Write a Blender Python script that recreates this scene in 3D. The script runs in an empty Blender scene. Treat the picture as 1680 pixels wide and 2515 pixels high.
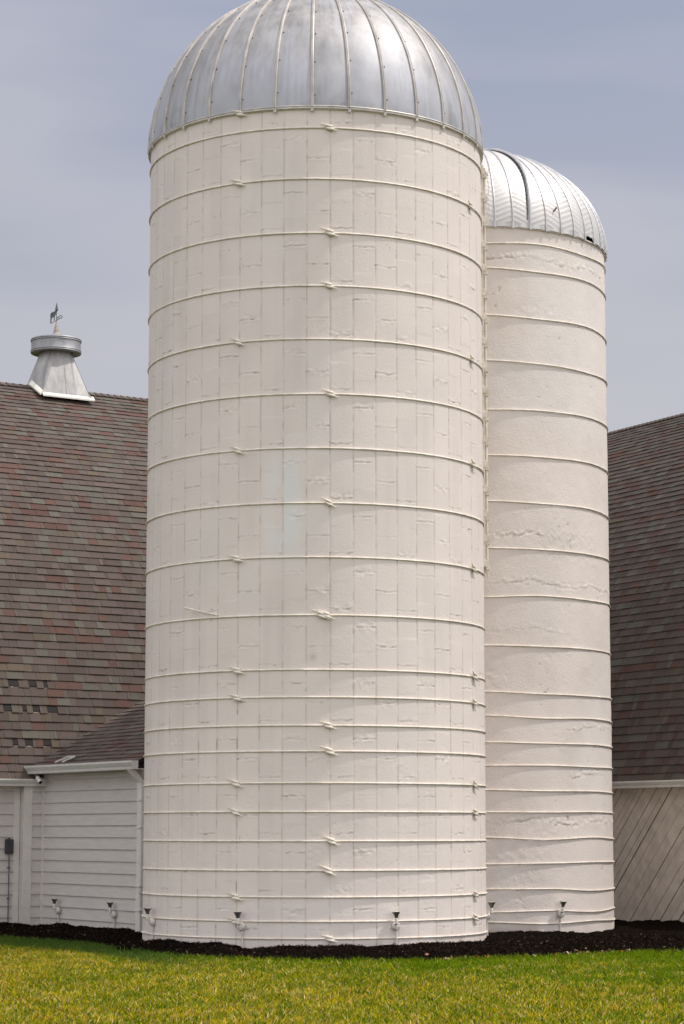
import bpy, math, random
import numpy as np
from mathutils import Vector, Matrix
R_ = math.radians
random.seed(7)
sc = bpy.context.scene

# ------------------------------------------------------------------ camera
EYE = 1.56
cam_d = bpy.data.cameras.new("camera")
cam = bpy.data.objects.new("camera", cam_d)
sc.collection.objects.link(cam)
cam.location = (0, 0, EYE)
cam.rotation_euler = (R_(90) + 0.12837, 0, 0)
cam_d.sensor_fit = 'HORIZONTAL'
cam_d.sensor_width = 24
cam_d.lens = 5690 / 1680 * 24
cam_d.shift_y = 50.5 / 1680
cam_d.clip_start = 0.1
cam_d.clip_end = 2000
sc.camera = cam
sc.render.resolution_x = 684
sc.render.resolution_y = 1024

# ------------------------------------------------------------------ sky, sun
SUN_EL, SUN_AZ = R_(59), R_(88.5)          # azimuth to the right of the line behind the camera
w = bpy.data.worlds.new("World")
sc.world = w
w.use_nodes = True
nt = w.node_tree
nt.nodes.clear()
N = nt.nodes.new
out = N('ShaderNodeOutputWorld'); bg = N('ShaderNodeBackground')
sky = N('ShaderNodeTexSky'); sky.sky_type = 'NISHITA'; sky.sun_disc = False
sky.sun_elevation = SUN_EL; sky.sun_rotation = R_(180) - SUN_AZ
sky.air_density = 1.0; sky.dust_density = 1.5
tc = N('ShaderNodeTexCoord'); mp = N('ShaderNodeMapping'); mp.inputs['Scale'].default_value = (1.6, 1.6, 7.5)
mp.inputs['Location'].default_value = (0.35, 0.1, 0.42)
nz = N('ShaderNodeTexNoise'); nz.inputs['Scale'].default_value = 2.2; nz.inputs['Detail'].default_value = 3.5
nz.inputs['Roughness'].default_value = 0.45
cr = N('ShaderNodeValToRGB')
cr.color_ramp.elements[0].position = 0.40; cr.color_ramp.elements[0].color = (0.37, 0.41, 0.53, 1)
cr.color_ramp.elements[1].position = 0.60; cr.color_ramp.elements[1].color = (0.525, 0.53, 0.615, 1)
mul = N('ShaderNodeVectorMath'); mul.operation = 'SCALE'; mul.inputs['Scale'].default_value = 9.6
mix = N('ShaderNodeMix'); mix.data_type = 'RGBA'; mix.inputs[0].default_value = 0.86
L = nt.links.new
L(tc.outputs['Generated'], mp.inputs[0]); L(mp.outputs[0], nz.inputs['Vector']); L(nz.outputs['Fac'], cr.inputs[0])
# sky brightened unseen overhead and behind the camera to fill shade, greyer in front
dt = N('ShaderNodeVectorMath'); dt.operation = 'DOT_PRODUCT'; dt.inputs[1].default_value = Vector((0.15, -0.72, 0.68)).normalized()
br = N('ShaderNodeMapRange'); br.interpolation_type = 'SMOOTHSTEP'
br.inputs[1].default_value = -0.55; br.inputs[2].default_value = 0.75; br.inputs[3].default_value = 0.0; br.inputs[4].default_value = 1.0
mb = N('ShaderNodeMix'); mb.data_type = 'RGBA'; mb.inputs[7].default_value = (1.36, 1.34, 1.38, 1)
# paler, hazier air low over the horizon
sx = N('ShaderNodeSeparateXYZ'); hz = N('ShaderNodeMapRange'); hz.interpolation_type = 'SMOOTHSTEP'
hz.inputs[1].default_value = 0.36; hz.inputs[2].default_value = 0.15; hz.inputs[3].default_value = 0.0; hz.inputs[4].default_value = 0.9
mh = N('ShaderNodeMix'); mh.data_type = 'RGBA'; mh.inputs[7].default_value = (0.615, 0.60, 0.635, 1)
L(tc.outputs['Generated'], sx.inputs[0]); L(sx.outputs['Z'], hz.inputs[0]); L(hz.outputs[0], mh.inputs[0]); L(cr.outputs[0], mh.inputs[6])
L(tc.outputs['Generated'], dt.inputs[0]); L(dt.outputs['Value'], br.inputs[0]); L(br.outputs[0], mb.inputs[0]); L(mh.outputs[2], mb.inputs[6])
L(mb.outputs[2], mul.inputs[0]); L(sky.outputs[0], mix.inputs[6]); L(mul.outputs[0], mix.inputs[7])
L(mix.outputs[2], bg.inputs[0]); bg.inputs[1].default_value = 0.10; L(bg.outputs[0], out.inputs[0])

sd = bpy.data.lights.new("sun", 'SUN'); sd.energy = 2.6; sd.angle = R_(1.2); sd.color = (1.0, 0.955, 0.90)
sun = bpy.data.objects.new("sun", sd); sc.collection.objects.link(sun)
sv = Vector((math.sin(SUN_AZ) * math.cos(SUN_EL), -math.cos(SUN_AZ) * math.cos(SUN_EL), math.sin(SUN_EL)))
sun.rotation_euler = sv.to_track_quat('Z', 'Y').to_euler()
sun.location = sv * 60
sc.view_settings.view_transform = 'Standard'
sc.view_settings.look = 'None'
sc.view_settings.exposure = 0.0
sc.view_settings.gamma = 1.0
sc.cycles.max_bounces = 6

# ------------------------------------------------------------------ helpers
C = sc.collection

def tag(o, label=None, cat=None, group=None, kind=None):
    if label: o['label'] = label
    if cat: o['category'] = cat
    if group: o['group'] = group
    if kind: o['kind'] = kind
    return o

def thing(name, label, cat, loc=(0, 0, 0), rotz=0, group=None):
    o = bpy.data.objects.new(name, None); C.objects.link(o)
    o.empty_display_size = 0.2
    o.location = loc; o.rotation_euler = (0, 0, rotz)
    return tag(o, label, cat, group)

def world_origin(p):
    v = Vector((0, 0, 0))
    while p is not None:
        v += Vector(p.location); p = p.parent
    return v

class MB:
    """collects shapes and links them as one mesh object"""
    def __init__(s): s.v = []; s.f = []; s.col = []; s.mi = []; s.m = 0
    def add(s, vs, fs, col=None):
        b = len(s.v); s.v += [tuple(p) for p in vs]
        s.f += [tuple(b + i for i in f) for f in fs]; s.mi += [s.m] * len(fs)
        s.col += [col or (0, 0, 0)] * len(vs)
        return s
    def box(s, c, size, M=None, col=None):
        x, y, z = size[0] / 2, size[1] / 2, size[2] / 2
        P = [Vector((i * x, j * y, k * z)) for i in (-1, 1) for j in (-1, 1) for k in (-1, 1)]
        if M is not None: P = [M @ p for p in P]
        P = [p + Vector(c) for p in P]
        return s.add(P, [(0, 1, 3, 2), (4, 6, 7, 5), (0, 4, 5, 1), (2, 3, 7, 6), (0, 2, 6, 4), (1, 5, 7, 3)], col)
    def frame_box(s, o, ax, ay, az, a, b, c, col=None):
        """box spanned by ranges a,b,c on axes ax,ay,az from origin o"""
        P = [Vector(o) + Vector(ax) * i + Vector(ay) * j + Vector(az) * k for i in a for j in b for k in c]
        return s.add(P, [(0, 1, 3, 2), (4, 6, 7, 5), (0, 4, 5, 1), (2, 3, 7, 6), (0, 2, 6, 4), (1, 5, 7, 3)], col)
    def tube(s, pts, r, n=8, closed=False, cap=True):
        pts = [Vector(p) for p in pts]; m = len(pts); vs = []
        rr = r if isinstance(r, (list, tuple)) else [r] * m
        up = None
        for i, p in enumerate(pts):
            if closed: t = pts[(i + 1) % m] - pts[i - 1]
            else: t = pts[min(i + 1, m - 1)] - pts[max(i - 1, 0)]
            t.normalize()
            if up is None:
                up = Vector((0, 0, 1)) if abs(t.z) < 0.9 else Vector((1, 0, 0))
            a = t.cross(up)
            if a.length < 1e-5: a = t.cross(Vector((1, 0, 0)))
            a.normalize(); b = a.cross(t); up = b
            for k in range(n):
                q = 2 * math.pi * k / n
                vs.append(p + (a * math.cos(q) + b * math.sin(q)) * rr[i])
        fs = []
        for i in range(m if closed else m - 1):
            j = (i + 1) % m
            for k in range(n):
                l = (k + 1) % n
                fs.append((i * n + k, i * n + l, j * n + l, j * n + k))
        if cap and not closed:
            fs.append(tuple(range(n))[::-1]); fs.append(tuple((m - 1) * n + k for k in range(n)))
        return s.add(vs, fs)
    def lathe(s, prof, n=24, c=(0, 0, 0), M=None):
        vs = []; m = len(prof)
        for (r, z) in prof:
            for k in range(n):
                q = 2 * math.pi * k / n
                p = Vector((r * math.cos(q), r * math.sin(q), z))
                if M is not None: p = M @ p
                vs.append(p + Vector(c))
        fs = []
        for i in range(m - 1):
            for k in range(n):
                l = (k + 1) % n
                fs.append((i * n + k, i * n + l, (i + 1) * n + l, (i + 1) * n + k))
        fs.append(tuple(range(n))[::-1]); fs.append(tuple((m - 1) * n + k for k in range(n)))
        return s.add(vs, fs)
    def build(s, name, mat, parent=None, smooth=False, colors=False, local=False):
        o_ = Vector((0, 0, 0)) if (local or parent is None) else world_origin(parent)
        me = bpy.data.meshes.new(name)
        me.from_pydata([(p[0] - o_.x, p[1] - o_.y, p[2] - o_.z) for p in s.v], [], s.f)
        if colors:
            ca = me.color_attributes.new('Col', 'FLOAT_COLOR', 'POINT')
            arr = np.ones((len(s.v), 4), dtype=np.float32); arr[:, :3] = np.array(s.col)
            ca.data.foreach_set('color', arr.ravel())
        for m_ in (mat if isinstance(mat, (list, tuple)) else [mat]): me.materials.append(m_)
        me.polygons.foreach_set('material_index', s.mi)
        if smooth:
            me.shade_smooth()
            try: me.set_sharp_from_angle(angle=R_(38))
            except Exception: pass
        me.update()
        o = bpy.data.objects.new(name, me); C.objects.link(o)
        if parent is not None: o.parent = parent
        return o

def np_mesh(name, V, F, mat, parent=None, smooth=True, attrs=None, colors=None):
    """big mesh from arrays; F is (n,3) or (n,4)"""
    me = bpy.data.meshes.new(name)
    o_ = world_origin(parent) if parent is not None else Vector((0, 0, 0))
    V = V - np.array([o_.x, o_.y, o_.z])
    k = F.shape[1]
    me.vertices.add(len(V)); me.vertices.foreach_set('co', V.astype(np.float32).ravel())
    me.loops.add(F.size); me.loops.foreach_set('vertex_index', F.astype(np.int32).ravel())
    me.polygons.add(len(F))
    me.polygons.foreach_set('loop_start', np.arange(0, F.size, k, dtype=np.int32))
    me.polygons.foreach_set('loop_total', np.full(len(F), k, dtype=np.int32))
    me.update(calc_edges=True)
    if smooth: me.polygons.foreach_set('use_smooth', np.ones(len(F), dtype=bool))
    for nm, arr in (attrs or {}).items():
        a = me.attributes.new(nm, 'FLOAT', 'POINT'); a.data.foreach_set('value', arr.astype(np.float32).ravel())
    if colors is not None:
        ca = me.color_attributes.new('Col', 'FLOAT_COLOR', 'POINT')
        arr = np.ones((len(V), 4), dtype=np.float32); arr[:, :3] = colors
        ca.data.foreach_set('color', arr.ravel())
    me.materials.append(mat); me.validate(); me.update()
    o = bpy.data.objects.new(name, me); C.objects.link(o)
    if parent is not None: o.parent = parent
    return o

def grid_faces(nr, nc, wrap=False):
    i = np.arange(nr - 1)[:, None]; j = np.arange(nc if wrap else nc - 1)[None, :]
    j2 = (j + 1) % nc
    a = i * nc + j; b = i * nc + j2; c = (i + 1) * nc + j2; d = (i + 1) * nc + j
    return np.stack([a, b, c, d], -1).reshape(-1, 4)

def vn(x, y, seed=0):
    """value noise, 0..1"""
    x = np.asarray(x, dtype=np.float64); y = np.asarray(y, dtype=np.float64)
    xi = np.floor(x).astype(np.int64); yi = np.floor(y).astype(np.int64)
    fx = x - xi; fy = y - yi
    fx = fx * fx * (3 - 2 * fx); fy = fy * fy * (3 - 2 * fy)
    def h(a, b):
        n = (a * 374761393 + b * 668265263 + seed * 1274126177) & 0xFFFFFFFF
        n = ((n ^ (n >> 13)) * 1274126177) & 0xFFFFFFFF
        return ((n ^ (n >> 16)) & 0xFFFFFF) / float(0xFFFFFF)
    return (h(xi, yi) * (1 - fx) + h(xi + 1, yi) * fx) * (1 - fy) + (h(xi, yi + 1) * (1 - fx) + h(xi + 1, yi + 1) * fx) * fy

def fbm(x, y, seed=0, o=4):
    t = 0; a = 0.5; s = 0
    for k in range(o):
        t = t + a * vn(x * 2 ** k, y * 2 ** k, seed + k * 17); s += a; a *= 0.5
    return t / s

def sstep(a, b, x):
    t = np.clip((x - a) / (b - a), 0, 1); return t * t * (3 - 2 * t)

# ------------------------------------------------------------------ materials
def new_mat(name):
    m = bpy.data.materials.new(name); m.use_nodes = True
    n = m.node_tree.nodes; b = n['Principled BSDF']
    return m, n, m.node_tree.links.new, b

def simple_mat(name, col, rough=0.6, metal=0.0, var=0.12, scale=6.0, bump=0.0, bscale=40.0, spec=0.3, col2=None, stretch=(1, 1, 1)):
    m, n, l, b = new_mat(name)
    t = n.new('ShaderNodeTexCoord'); mp_ = n.new('ShaderNodeMapping'); mp_.inputs['Scale'].default_value = stretch
    z = n.new('ShaderNodeTexNoise'); z.inputs['Scale'].default_value = scale; z.inputs['Detail'].default_value = 5
    l(t.outputs['Object'], mp_.inputs[0]); l(mp_.outputs[0], z.inputs['Vector'])
    r = n.new('ShaderNodeValToRGB')
    c2 = col2 or tuple(c * (1 - var) for c in col)
    r.color_ramp.elements[0].color = (*c2, 1); r.color_ramp.elements[1].color = (*[min(1, c * (1 + var * 0.5)) for c in col], 1)
    r.color_ramp.elements[0].position = 0.35; r.color_ramp.elements[1].position = 0.65
    l(z.outputs['Fac'], r.inputs[0]); l(r.outputs[0], b.inputs['Base Color'])
    b.inputs['Roughness'].default_value = rough; b.inputs['Metallic'].default_value = metal
    b.inputs['Specular IOR Level'].default_value = spec
    if bump:
        z2 = n.new('ShaderNodeTexNoise'); z2.inputs['Scale'].default_value = bscale; z2.inputs['Detail'].default_value = 4
        l(mp_.outputs[0], z2.inputs['Vector'])
        bp = n.new('ShaderNodeBump'); bp.inputs['Strength'].default_value = bump; bp.inputs['Distance'].default_value = 0.01
        l(z2.outputs['Fac'], bp.inputs['Height']); l(bp.outputs[0], b.inputs['Normal'])
    return m

def paint_mat(name, col, dirtcol, cool=(0.79, 0.805, 0.80), bump=0.25):
    """white paint over concrete; attributes: dirt (cracks, joints, stains), patch (repainted area), tone"""
    m, n, l, b = new_mat(name)
    t = n.new('ShaderNodeTexCoord')
    z = n.new('ShaderNodeTexNoise'); z.inputs['Scale'].default_value = 1.3; z.inputs['Detail'].default_value = 5
    l(t.outputs['Object'], z.inputs['Vector'])
    r = n.new('ShaderNodeValToRGB')
    r.color_ramp.elements[0].position = 0.3; r.color_ramp.elements[1].position = 0.7
    r.color_ramp.elements[0].color = (*[c * 0.955 for c in col], 1)
    r.color_ramp.elements[1].color = (*[min(1, c * 1.02) for c in col], 1)
    l(z.outputs['Fac'], r.inputs[0])
    at = n.new('ShaderNodeAttribute'); at.attribute_name = 'tone'
    mt = n.new('ShaderNodeMix'); mt.data_type = 'RGBA'; mt.blend_type = 'MULTIPLY'; mt.inputs[0].default_value = 1
    l(r.outputs[0], mt.inputs[6]); l(at.outputs['Fac'], mt.inputs[7])
    ap = n.new('ShaderNodeAttribute'); ap.attribute_name = 'patch'
    m1 = n.new('ShaderNodeMix'); m1.data_type = 'RGBA'; m1.inputs[7].default_value = (*cool, 1)
    l(ap.outputs['Fac'], m1.inputs[0]); l(mt.outputs[2], m1.inputs[6])
    ad = n.new('ShaderNodeAttribute'); ad.attribute_name = 'dirt'
    m2 = n.new('ShaderNodeMix'); m2.data_type = 'RGBA'; m2.inputs[7].default_value = (*dirtcol, 1)
    l(ad.outputs['Fac'], m2.inputs[0]); l(m1.outputs[2], m2.inputs[6])
    l(m2.outputs[2], b.inputs['Base Color'])
    b.inputs['Roughness'].default_value = 0.62; b.inputs['Specular IOR Level'].default_value = 0.25
    z2 = n.new('ShaderNodeTexNoise'); z2.inputs['Scale'].default_value = 38; z2.inputs['Detail'].default_value = 5
    l(t.outputs['Object'], z2.inputs['Vector'])
    bp = n.new('ShaderNodeBump'); bp.inputs['Strength'].default_value = bump; bp.inputs['Distance'].default_value = 0.01
    l(z2.outputs['Fac'], bp.inputs['Height']); l(bp.outputs[0], b.inputs['Normal'])
    return m

def col_mat(name, rough=0.95, grain=0.25, gscale=160, spec=0.1, bump=0.4, trans=0.0):
    """colour from the mesh, with fine grain"""
    m, n, l, b = new_mat(name)
    a = n.new('ShaderNodeAttribute'); a.attribute_name = 'Col'
    t = n.new('ShaderNodeTexCoord')
    z = n.new('ShaderNodeTexNoise'); z.inputs['Scale'].default_value = gscale; z.inputs['Detail'].default_value = 2
    l(t.outputs['Object'], z.inputs['Vector'])
    mr = n.new('ShaderNodeMapRange'); mr.inputs[1].default_value = 0.3; mr.inputs[2].default_value = 0.7
    mr.inputs[3].default_value = 1 - grain; mr.inputs[4].default_value = 1 + grain
    l(z.outputs['Fac'], mr.inputs[0])
    mm = n.new('ShaderNodeVectorMath'); mm.operation = 'SCALE'
    l(a.outputs['Color'], mm.inputs[0]); l(mr.outputs[0], mm.inputs['Scale']); l(mm.outputs[0], b.inputs['Base Color'])
    b.inputs['Roughness'].default_value = rough; b.inputs['Specular IOR Level'].default_value = spec
    if bump:
        bp = n.new('ShaderNodeBump'); bp.inputs['Strength'].default_value = bump; bp.inputs['Distance'].default_value = 0.004
        l(z.outputs['Fac'], bp.inputs['Height']); l(bp.outputs[0], b.inputs['Normal'])
    if trans:
        o = n['Material Output']; tr = n.new('ShaderNodeBsdfTranslucent'); ms = n.new('ShaderNodeMixShader')
        ms.inputs[0].default_value = trans
        l(mm.outputs[0], tr.inputs[0]); l(b.outputs[0], ms.inputs[1]); l(tr.outputs[0], ms.inputs[2]); l(ms.outputs[0], o.inputs[0])
    return m

PAINT = (0.825, 0.742, 0.69)
M_stave = paint_mat('painted_staves', PAINT, (0.30, 0.23, 0.16))
M_smooth = paint_mat('painted_concrete', (0.82, 0.738, 0.68), (0.33, 0.26, 0.19), bump=0.45)
M_hoop = simple_mat('painted_hoop', (0.84, 0.78, 0.70), 0.5, var=0.10, scale=9, col2=(0.70, 0.62, 0.50))
M_siding = simple_mat('painted_siding', (0.63, 0.59, 0.555), 0.6, var=0.06, scale=3, bump=0.25, bscale=9, stretch=(1, 1, 9))
M_trim = simple_mat('painted_trim', (0.72, 0.68, 0.625), 0.55, var=0.07, scale=4, bump=0.1, bscale=20)
M_gutter = simple_mat('aluminium_gutter', (0.72, 0.70, 0.66), 0.4, var=0.06, scale=5)
M_boards = simple_mat('worn_painted_boards', (0.63, 0.55, 0.475), 0.7, var=0.15, scale=5, bump=0.6, bscale=24, stretch=(1, 1, 1))
M_gap = simple_mat('dark_backing', (0.03, 0.025, 0.02), 0.9)
M_roofdeck = simple_mat('roof_underlay', (0.022, 0.02, 0.02), 0.95)
M_shingle = col_mat('asphalt_shingles')
M_mulchcol = col_mat('bark_chips', rough=0.95, grain=0.3, gscale=60, bump=0, spec=0.02)
M_grass = col_mat('grass_blades', rough=0.6, grain=0.1, gscale=30, spec=0.25, bump=0, trans=0.3)
M_grass.node_tree.nodes['Principled BSDF'].inputs['Specular IOR Level'].default_value = 0.06
M_leaf = col_mat('leaf_litter', rough=0.8, grain=0.2, gscale=50, bump=0)
M_box = simple_mat('grey_plastic', (0.055, 0.052, 0.06), 0.5)
M_conduit = simple_mat('grey_conduit', (0.20, 0.20, 0.21), 0.45, metal=0.3)
M_lampwhite = simple_mat('white_enamel', (0.70, 0.66, 0.61), 0.45, var=0.15, scale=30)
M_bulb = simple_mat('dull_reflector', (0.20, 0.20, 0.18), 0.35, metal=0.6)
M_lens = simple_mat('lamp_glass', (0.62, 0.60, 0.42), 0.2, spec=0.5)
M_black = simple_mat('black_plastic_and_gap', (0.01, 0.01, 0.01), 0.5)
M_camera = simple_mat('white_plastic', (0.75, 0.73, 0.70), 0.4)
M_rust = simple_mat('rusty_steel', (0.25, 0.13, 0.08), 0.8)

def metal_mat(name, colA, colB, colC, zsplit=None, metal=0.8, rough=0.45):
    """galvanised sheet: dull grey with pale zinc bloom towards the sheet's lower edge (its own patina)"""
    m, n, l, b = new_mat(name)
    t = n.new('ShaderNodeTexCoord')
    z = n.new('ShaderNodeTexNoise'); z.inputs['Scale'].default_value = 3.2; z.inputs['Detail'].default_value = 7; z.inputs['Roughness'].default_value = 0.65
    mp_ = n.new('ShaderNodeMapping'); mp_.inputs['Scale'].default_value = (1.6, 1.6, 0.55)
    l(t.outputs['Object'], mp_.inputs[0]); l(mp_.outputs[0], z.inputs['Vector'])
    r = n.new('ShaderNodeValToRGB')
    r.color_ramp.elements[0].position = 0.35; r.color_ramp.elements[1].position = 0.68
    r.color_ramp.elements[0].color = (*colA, 1); r.color_ramp.elements[1].color = (*colB, 1)
    l(z.outputs['Fac'], r.inputs[0])
    last = r.outputs[0]
    a = n.new('ShaderNodeAttribute'); a.attribute_name = 'bloom'
    mx = n.new('ShaderNodeMix'); mx.data_type = 'RGBA'; mx.inputs[7].default_value = (*colC, 1)
    l(a.outputs['Fac'], mx.inputs[0]); l(last, mx.inputs[6]); l(mx.outputs[2], b.inputs['Base Color'])
    rr = n.new('ShaderNodeMapRange'); rr.inputs[3].default_value = rough - 0.07; rr.inputs[4].default_value = rough + 0.12
    l(z.outputs['Fac'], rr.inputs[0]); l(rr.outputs[0], b.inputs['Roughness'])
    ml = n.new('ShaderNodeMapRange'); ml.inputs[3].default_value = metal; ml.inputs[4].default_value = metal * 0.35
    l(a.outputs['Fac'], ml.inputs[0]); l(ml.outputs[0], b.inputs['Metallic'])
    z3 = n.new('ShaderNodeTexNoise'); z3.inputs['Scale'].default_value = 2.5; z3.inputs['Detail'].default_value = 3
    l(t.outputs['Object'], z3.inputs['Vector'])
    bp = n.new('ShaderNodeBump'); bp.inputs['Strength'].default_value = 0.25; bp.inputs['Distance'].default_value = 0.03
    l(z3.outputs['Fac'], bp.inputs['Height']); l(bp.outputs[0], b.inputs['Normal'])
    return m

M_dome = metal_mat('galvanised_dome', (0.27, 0.262, 0.262), (0.46, 0.442, 0.435), (0.50, 0.51, 0.57), metal=0.48, rough=0.54)
M_rib = simple_mat('galvanised_rib', (0.56, 0.52, 0.48), 0.5, metal=0.3, var=0.2, scale=5)
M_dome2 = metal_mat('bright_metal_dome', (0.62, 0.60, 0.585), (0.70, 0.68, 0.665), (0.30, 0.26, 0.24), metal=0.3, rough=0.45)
M_rib2 = simple_mat('bright_rib', (0.62, 0.61, 0.62), 0.4, metal=0.5, var=0.15, scale=5)
M_cupola = metal_mat('weathered_zinc', (0.30, 0.295, 0.295), (0.52, 0.50, 0.48), (0.7, 0.7, 0.7), metal=0.35, rough=0.5)
M_hood = metal_mat('weathered_zinc_hood', (0.26, 0.26, 0.27), (0.38, 0.38, 0.39), (0.6, 0.6, 0.6), metal=0.5, rough=0.5)
M_flash = simple_mat('bright_flashing', (0.86, 0.83, 0.74), 0.4, metal=0.2, var=0.12, scale=6)
M_vane = simple_mat('dark_zinc', (0.14, 0.145, 0.145), 0.6, metal=0.2)
M_spire = simple_mat('rusty_zinc', (0.45, 0.37, 0.31), 0.6, metal=0.2, var=0.3, scale=12)

# ------------------------------------------------------------------ ground
def edge_y(x):
    X = [-60, -30, -12, -8, -6, -4.96, -3.49, -2.7, -2.06, -1.3, -.43, 1.11, 1.67, 2.29, 3.1, 4.35, 5.5, 7, 9.5, 13, 30, 60]
    Y = [20, 24, 30.3, 32.6, 33.6, 34.06, 32.14, 30.4, 28.95, 28.2, 27.92, 27.92, 28.3, 28.75, 29.36, 29.93, 30.2, 29.8, 28.5, 25, 20, 16]
    return np.interp(x, X, Y)

def ground_mat():
    m, n, l, b = new_mat('lawn_soil')
    t = n.new('ShaderNodeTexCoord')
    z = n.new('ShaderNodeTexNoise'); z.inputs['Scale'].default_value = 1.1; z.inputs['Detail'].default_value = 9; z.inputs['Roughness'].default_value = 0.7
    l(t.outputs['Object'], z.inputs['Vector'])
    r = n.new('ShaderNodeValToRGB')
    r.color_ramp.elements[0].position = 0.35; r.color_ramp.elements[0].color = (0.030, 0.045, 0.003, 1)
    r.color_ramp.elements[1].position = 0.65; r.color_ramp.elements[1].color = (0.08, 0.075, 0.006, 1)
    l(z.outputs['Fac'], r.inputs[0]); l(r.outputs[0], b.inputs['Base Color'])
    b.inputs['Roughness'].default_value = 1; b.inputs['Specular IOR Level'].default_value = 0
    return m
g = MB(); g.add([(-900, -300, 0), (900, -300, 0), (900, 1500, 0), (-900, 1500, 0)], [(0, 1, 2, 3)])
tag(g.build('lawn', ground_mat()), kind='structure')

def mulch_z(x, y):
    e = edge_y(x) + 0.05 * (fbm(x * 5, x * 0 + 3, 5) - 0.5) * 2
    d = y - e
    h = 0.115 * sstep(0.0, 1.1, d) - 0.03 * sstep(3.5, 5.5, d)
    h = h + (fbm(x * 1.7, y * 1.7, 11) - 0.5) * 0.13 * sstep(0.0, 0.8, d)
    h = h + (fbm(x * 9, y * 9, 23, 3) - 0.5) * 0.055 * sstep(0.0, 0.4, d)
    h = np.where(d > 0, h + 0.012, -0.05)
    return h
xs = np.arange(-7.5, 9.0, 0.03); ys = np.arange(27.0, 41.0, 0.03)
XX, YY = np.meshgrid(xs, ys)
ZZ = mulch_z(XX, YY)
V = np.stack([XX, YY, ZZ], -1).reshape(-1, 3)
M_mulch = simple_mat('dark_bark_mulch', (0.010, 0.0072, 0.0055), 0.95, var=0.5, scale=45, bump=0.8, bscale=70, spec=0.0)
tag(np_mesh('mulch_bed', V, grid_faces(len(ys), len(xs)), M_mulch), kind='structure')

rng = np.random.default_rng(3)
# bark chips
n = 60000
cx = rng.uniform(-7, 8.5, n); cy = edge_y(cx) + rng.gamma(1.3, 1.1, n) + 0.01
cz = mulch_z(cx, cy) + rng.uniform(0.0, 0.014, n)
ok = (cz > 0) & (cy < 40.5)
cx, cy, cz = cx[ok], cy[ok], cz[ok]; n = len(cx)
a = rng.uniform(0, 2 * np.pi, n); ln = rng.uniform(0.005, 0.02, n); wd = rng.uniform(0.002, 0.006, n)
tl = rng.uniform(-0.9, 0.9, n)
dx, dy, dz = np.cos(a) * ln, np.sin(a) * ln, tl * ln
ex, ey = -np.sin(a) * wd, np.cos(a) * wd
c0 = np.stack([cx, cy, cz], -1); d_ = np.stack([dx, dy, dz], -1); e_ = np.stack([ex, ey, wd * rng.uniform(-1, 1, n)], -1)
V = np.stack([c0 - d_ - e_, c0 + d_ - e_, c0 + d_ + e_, c0 - d_ + e_], 1).reshape(-1, 3)
tone = rng.uniform(0.5, 1.7, n) * np.where(rng.random(n) < 0.06, rng.uniform(3, 8, n), 1)
cc = np.repeat(np.stack([0.0120 * tone, 0.0082 * tone, 0.0060 * tone], -1), 4, 0)
tag(np_mesh('bark_chips', V, np.arange(4 * n).reshape(-1, 4), M_mulchcol, smooth=False, colors=cc),
    'black bark chips strewn over the bed at the foot of the silos', 'mulch', kind='stuff')

# grass blades
def grass(n, x0, x1, y0, y1, wide, tall):
    x = rng.uniform(x0, x1, n); y = rng.uniform(y0, y1, n)
    e = edge_y(x) + 0.10 * (vn(x * 7, x * 0, 77) - 0.5) + 0.03
    k = y < e; return x[k], y[k], (e - y)[k], wide, tall
parts = [grass(290000, -3.9, 3.9, 18.6, 30.2, 1, 1), grass(90000, -5.9, -3.0, 26, 34.3, 1, 1), grass(30000, 3.5, 6.2, 25, 30.4, 1, 1),
         grass(70000, -11, 12, 15.5, 32, 1.6, 1)]
x = np.concatenate([p[0] for p in parts]); y = np.concatenate([p[1] for p in parts]); de = np.concatenate([p[2] for p in parts])
n = len(x)
cl = fbm(x * 1.1, y * 0.7, 31, 4); cl2 = fbm(x * 5, y * 3.5, 41, 3); cl3 = fbm(x * 14, y * 9, 47, 2)
h = rng.uniform(0.025, 0.075, n) * (0.6 + 0.7 * cl3) * np.where(de < 0.25, 1.35, 1)
wd = rng.uniform(0.0035, 0.0075, n)
a = rng.uniform(0, 2 * np.pi, n); lean = rng.uniform(0.1, 1.3, n) * h
b_ = rng.uniform(0, 2 * np.pi, n)
bx, by = np.cos(b_) * wd, np.sin(b_) * wd * 0.6
tip = np.stack([x + np.cos(a) * lean, y + np.sin(a) * lean, h], -1)
mid = np.stack([x + np.cos(a) * lean * 0.35, y + np.sin(a) * lean * 0.35, h * 0.6], -1)
B1 = np.stack([x - bx, y - by, np.full(n, -0.004)], -1); B2 = np.stack([x + bx, y + by, np.full(n, -0.004)], -1)
off = np.stack([bx * 0.8, by * 0.8, np.zeros(n)], -1)
V = np.stack([B1, B2, mid + off, tip, mid - off], 1).reshape(-1, 3)
base = np.arange(n)[:, None] * 5
F = np.concatenate([base + np.array([[0, 1, 2]]), base + np.array([[0, 2, 4]]), base + np.array([[4, 2, 3]])], 0)
# dry share: more to the left and towards the camera, less beside the bed
dry = 0.50 - 0.06 * x + 0.55 * (cl - 0.5) + 0.8 * (cl2 - 0.5) - 0.35 * np.exp(-de / 1.0) - 0.03 * (y - 22)
dry = dry - 0.9 * sstep(-1.6, -3.0, x) * np.exp(-(de / 1.6) ** 2)  # fewer dry blades at left by the bed, shade imitated by colour
q = rng.random(n)
green = np.array([0.195, 0.285, 0.004]); yel = np.array([0.58, 0.47, 0.010]); tan = np.array([0.80, 0.62, 0.28]); ora = np.array([0.66, 0.36, 0.06]); dk = np.array([0.05, 0.11, 0.008])
kind = np.where(q < dry * 0.50, 1, np.where(q < dry * 0.50 + 0.10 * np.clip(dry + 0.3, 0.15, 1.3), 2, np.where(q < dry * 0.74 + 0.05, 3, np.where(q > 0.80, 4, 0))))
pal = np.stack([green, yel, tan, ora, dk])
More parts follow.
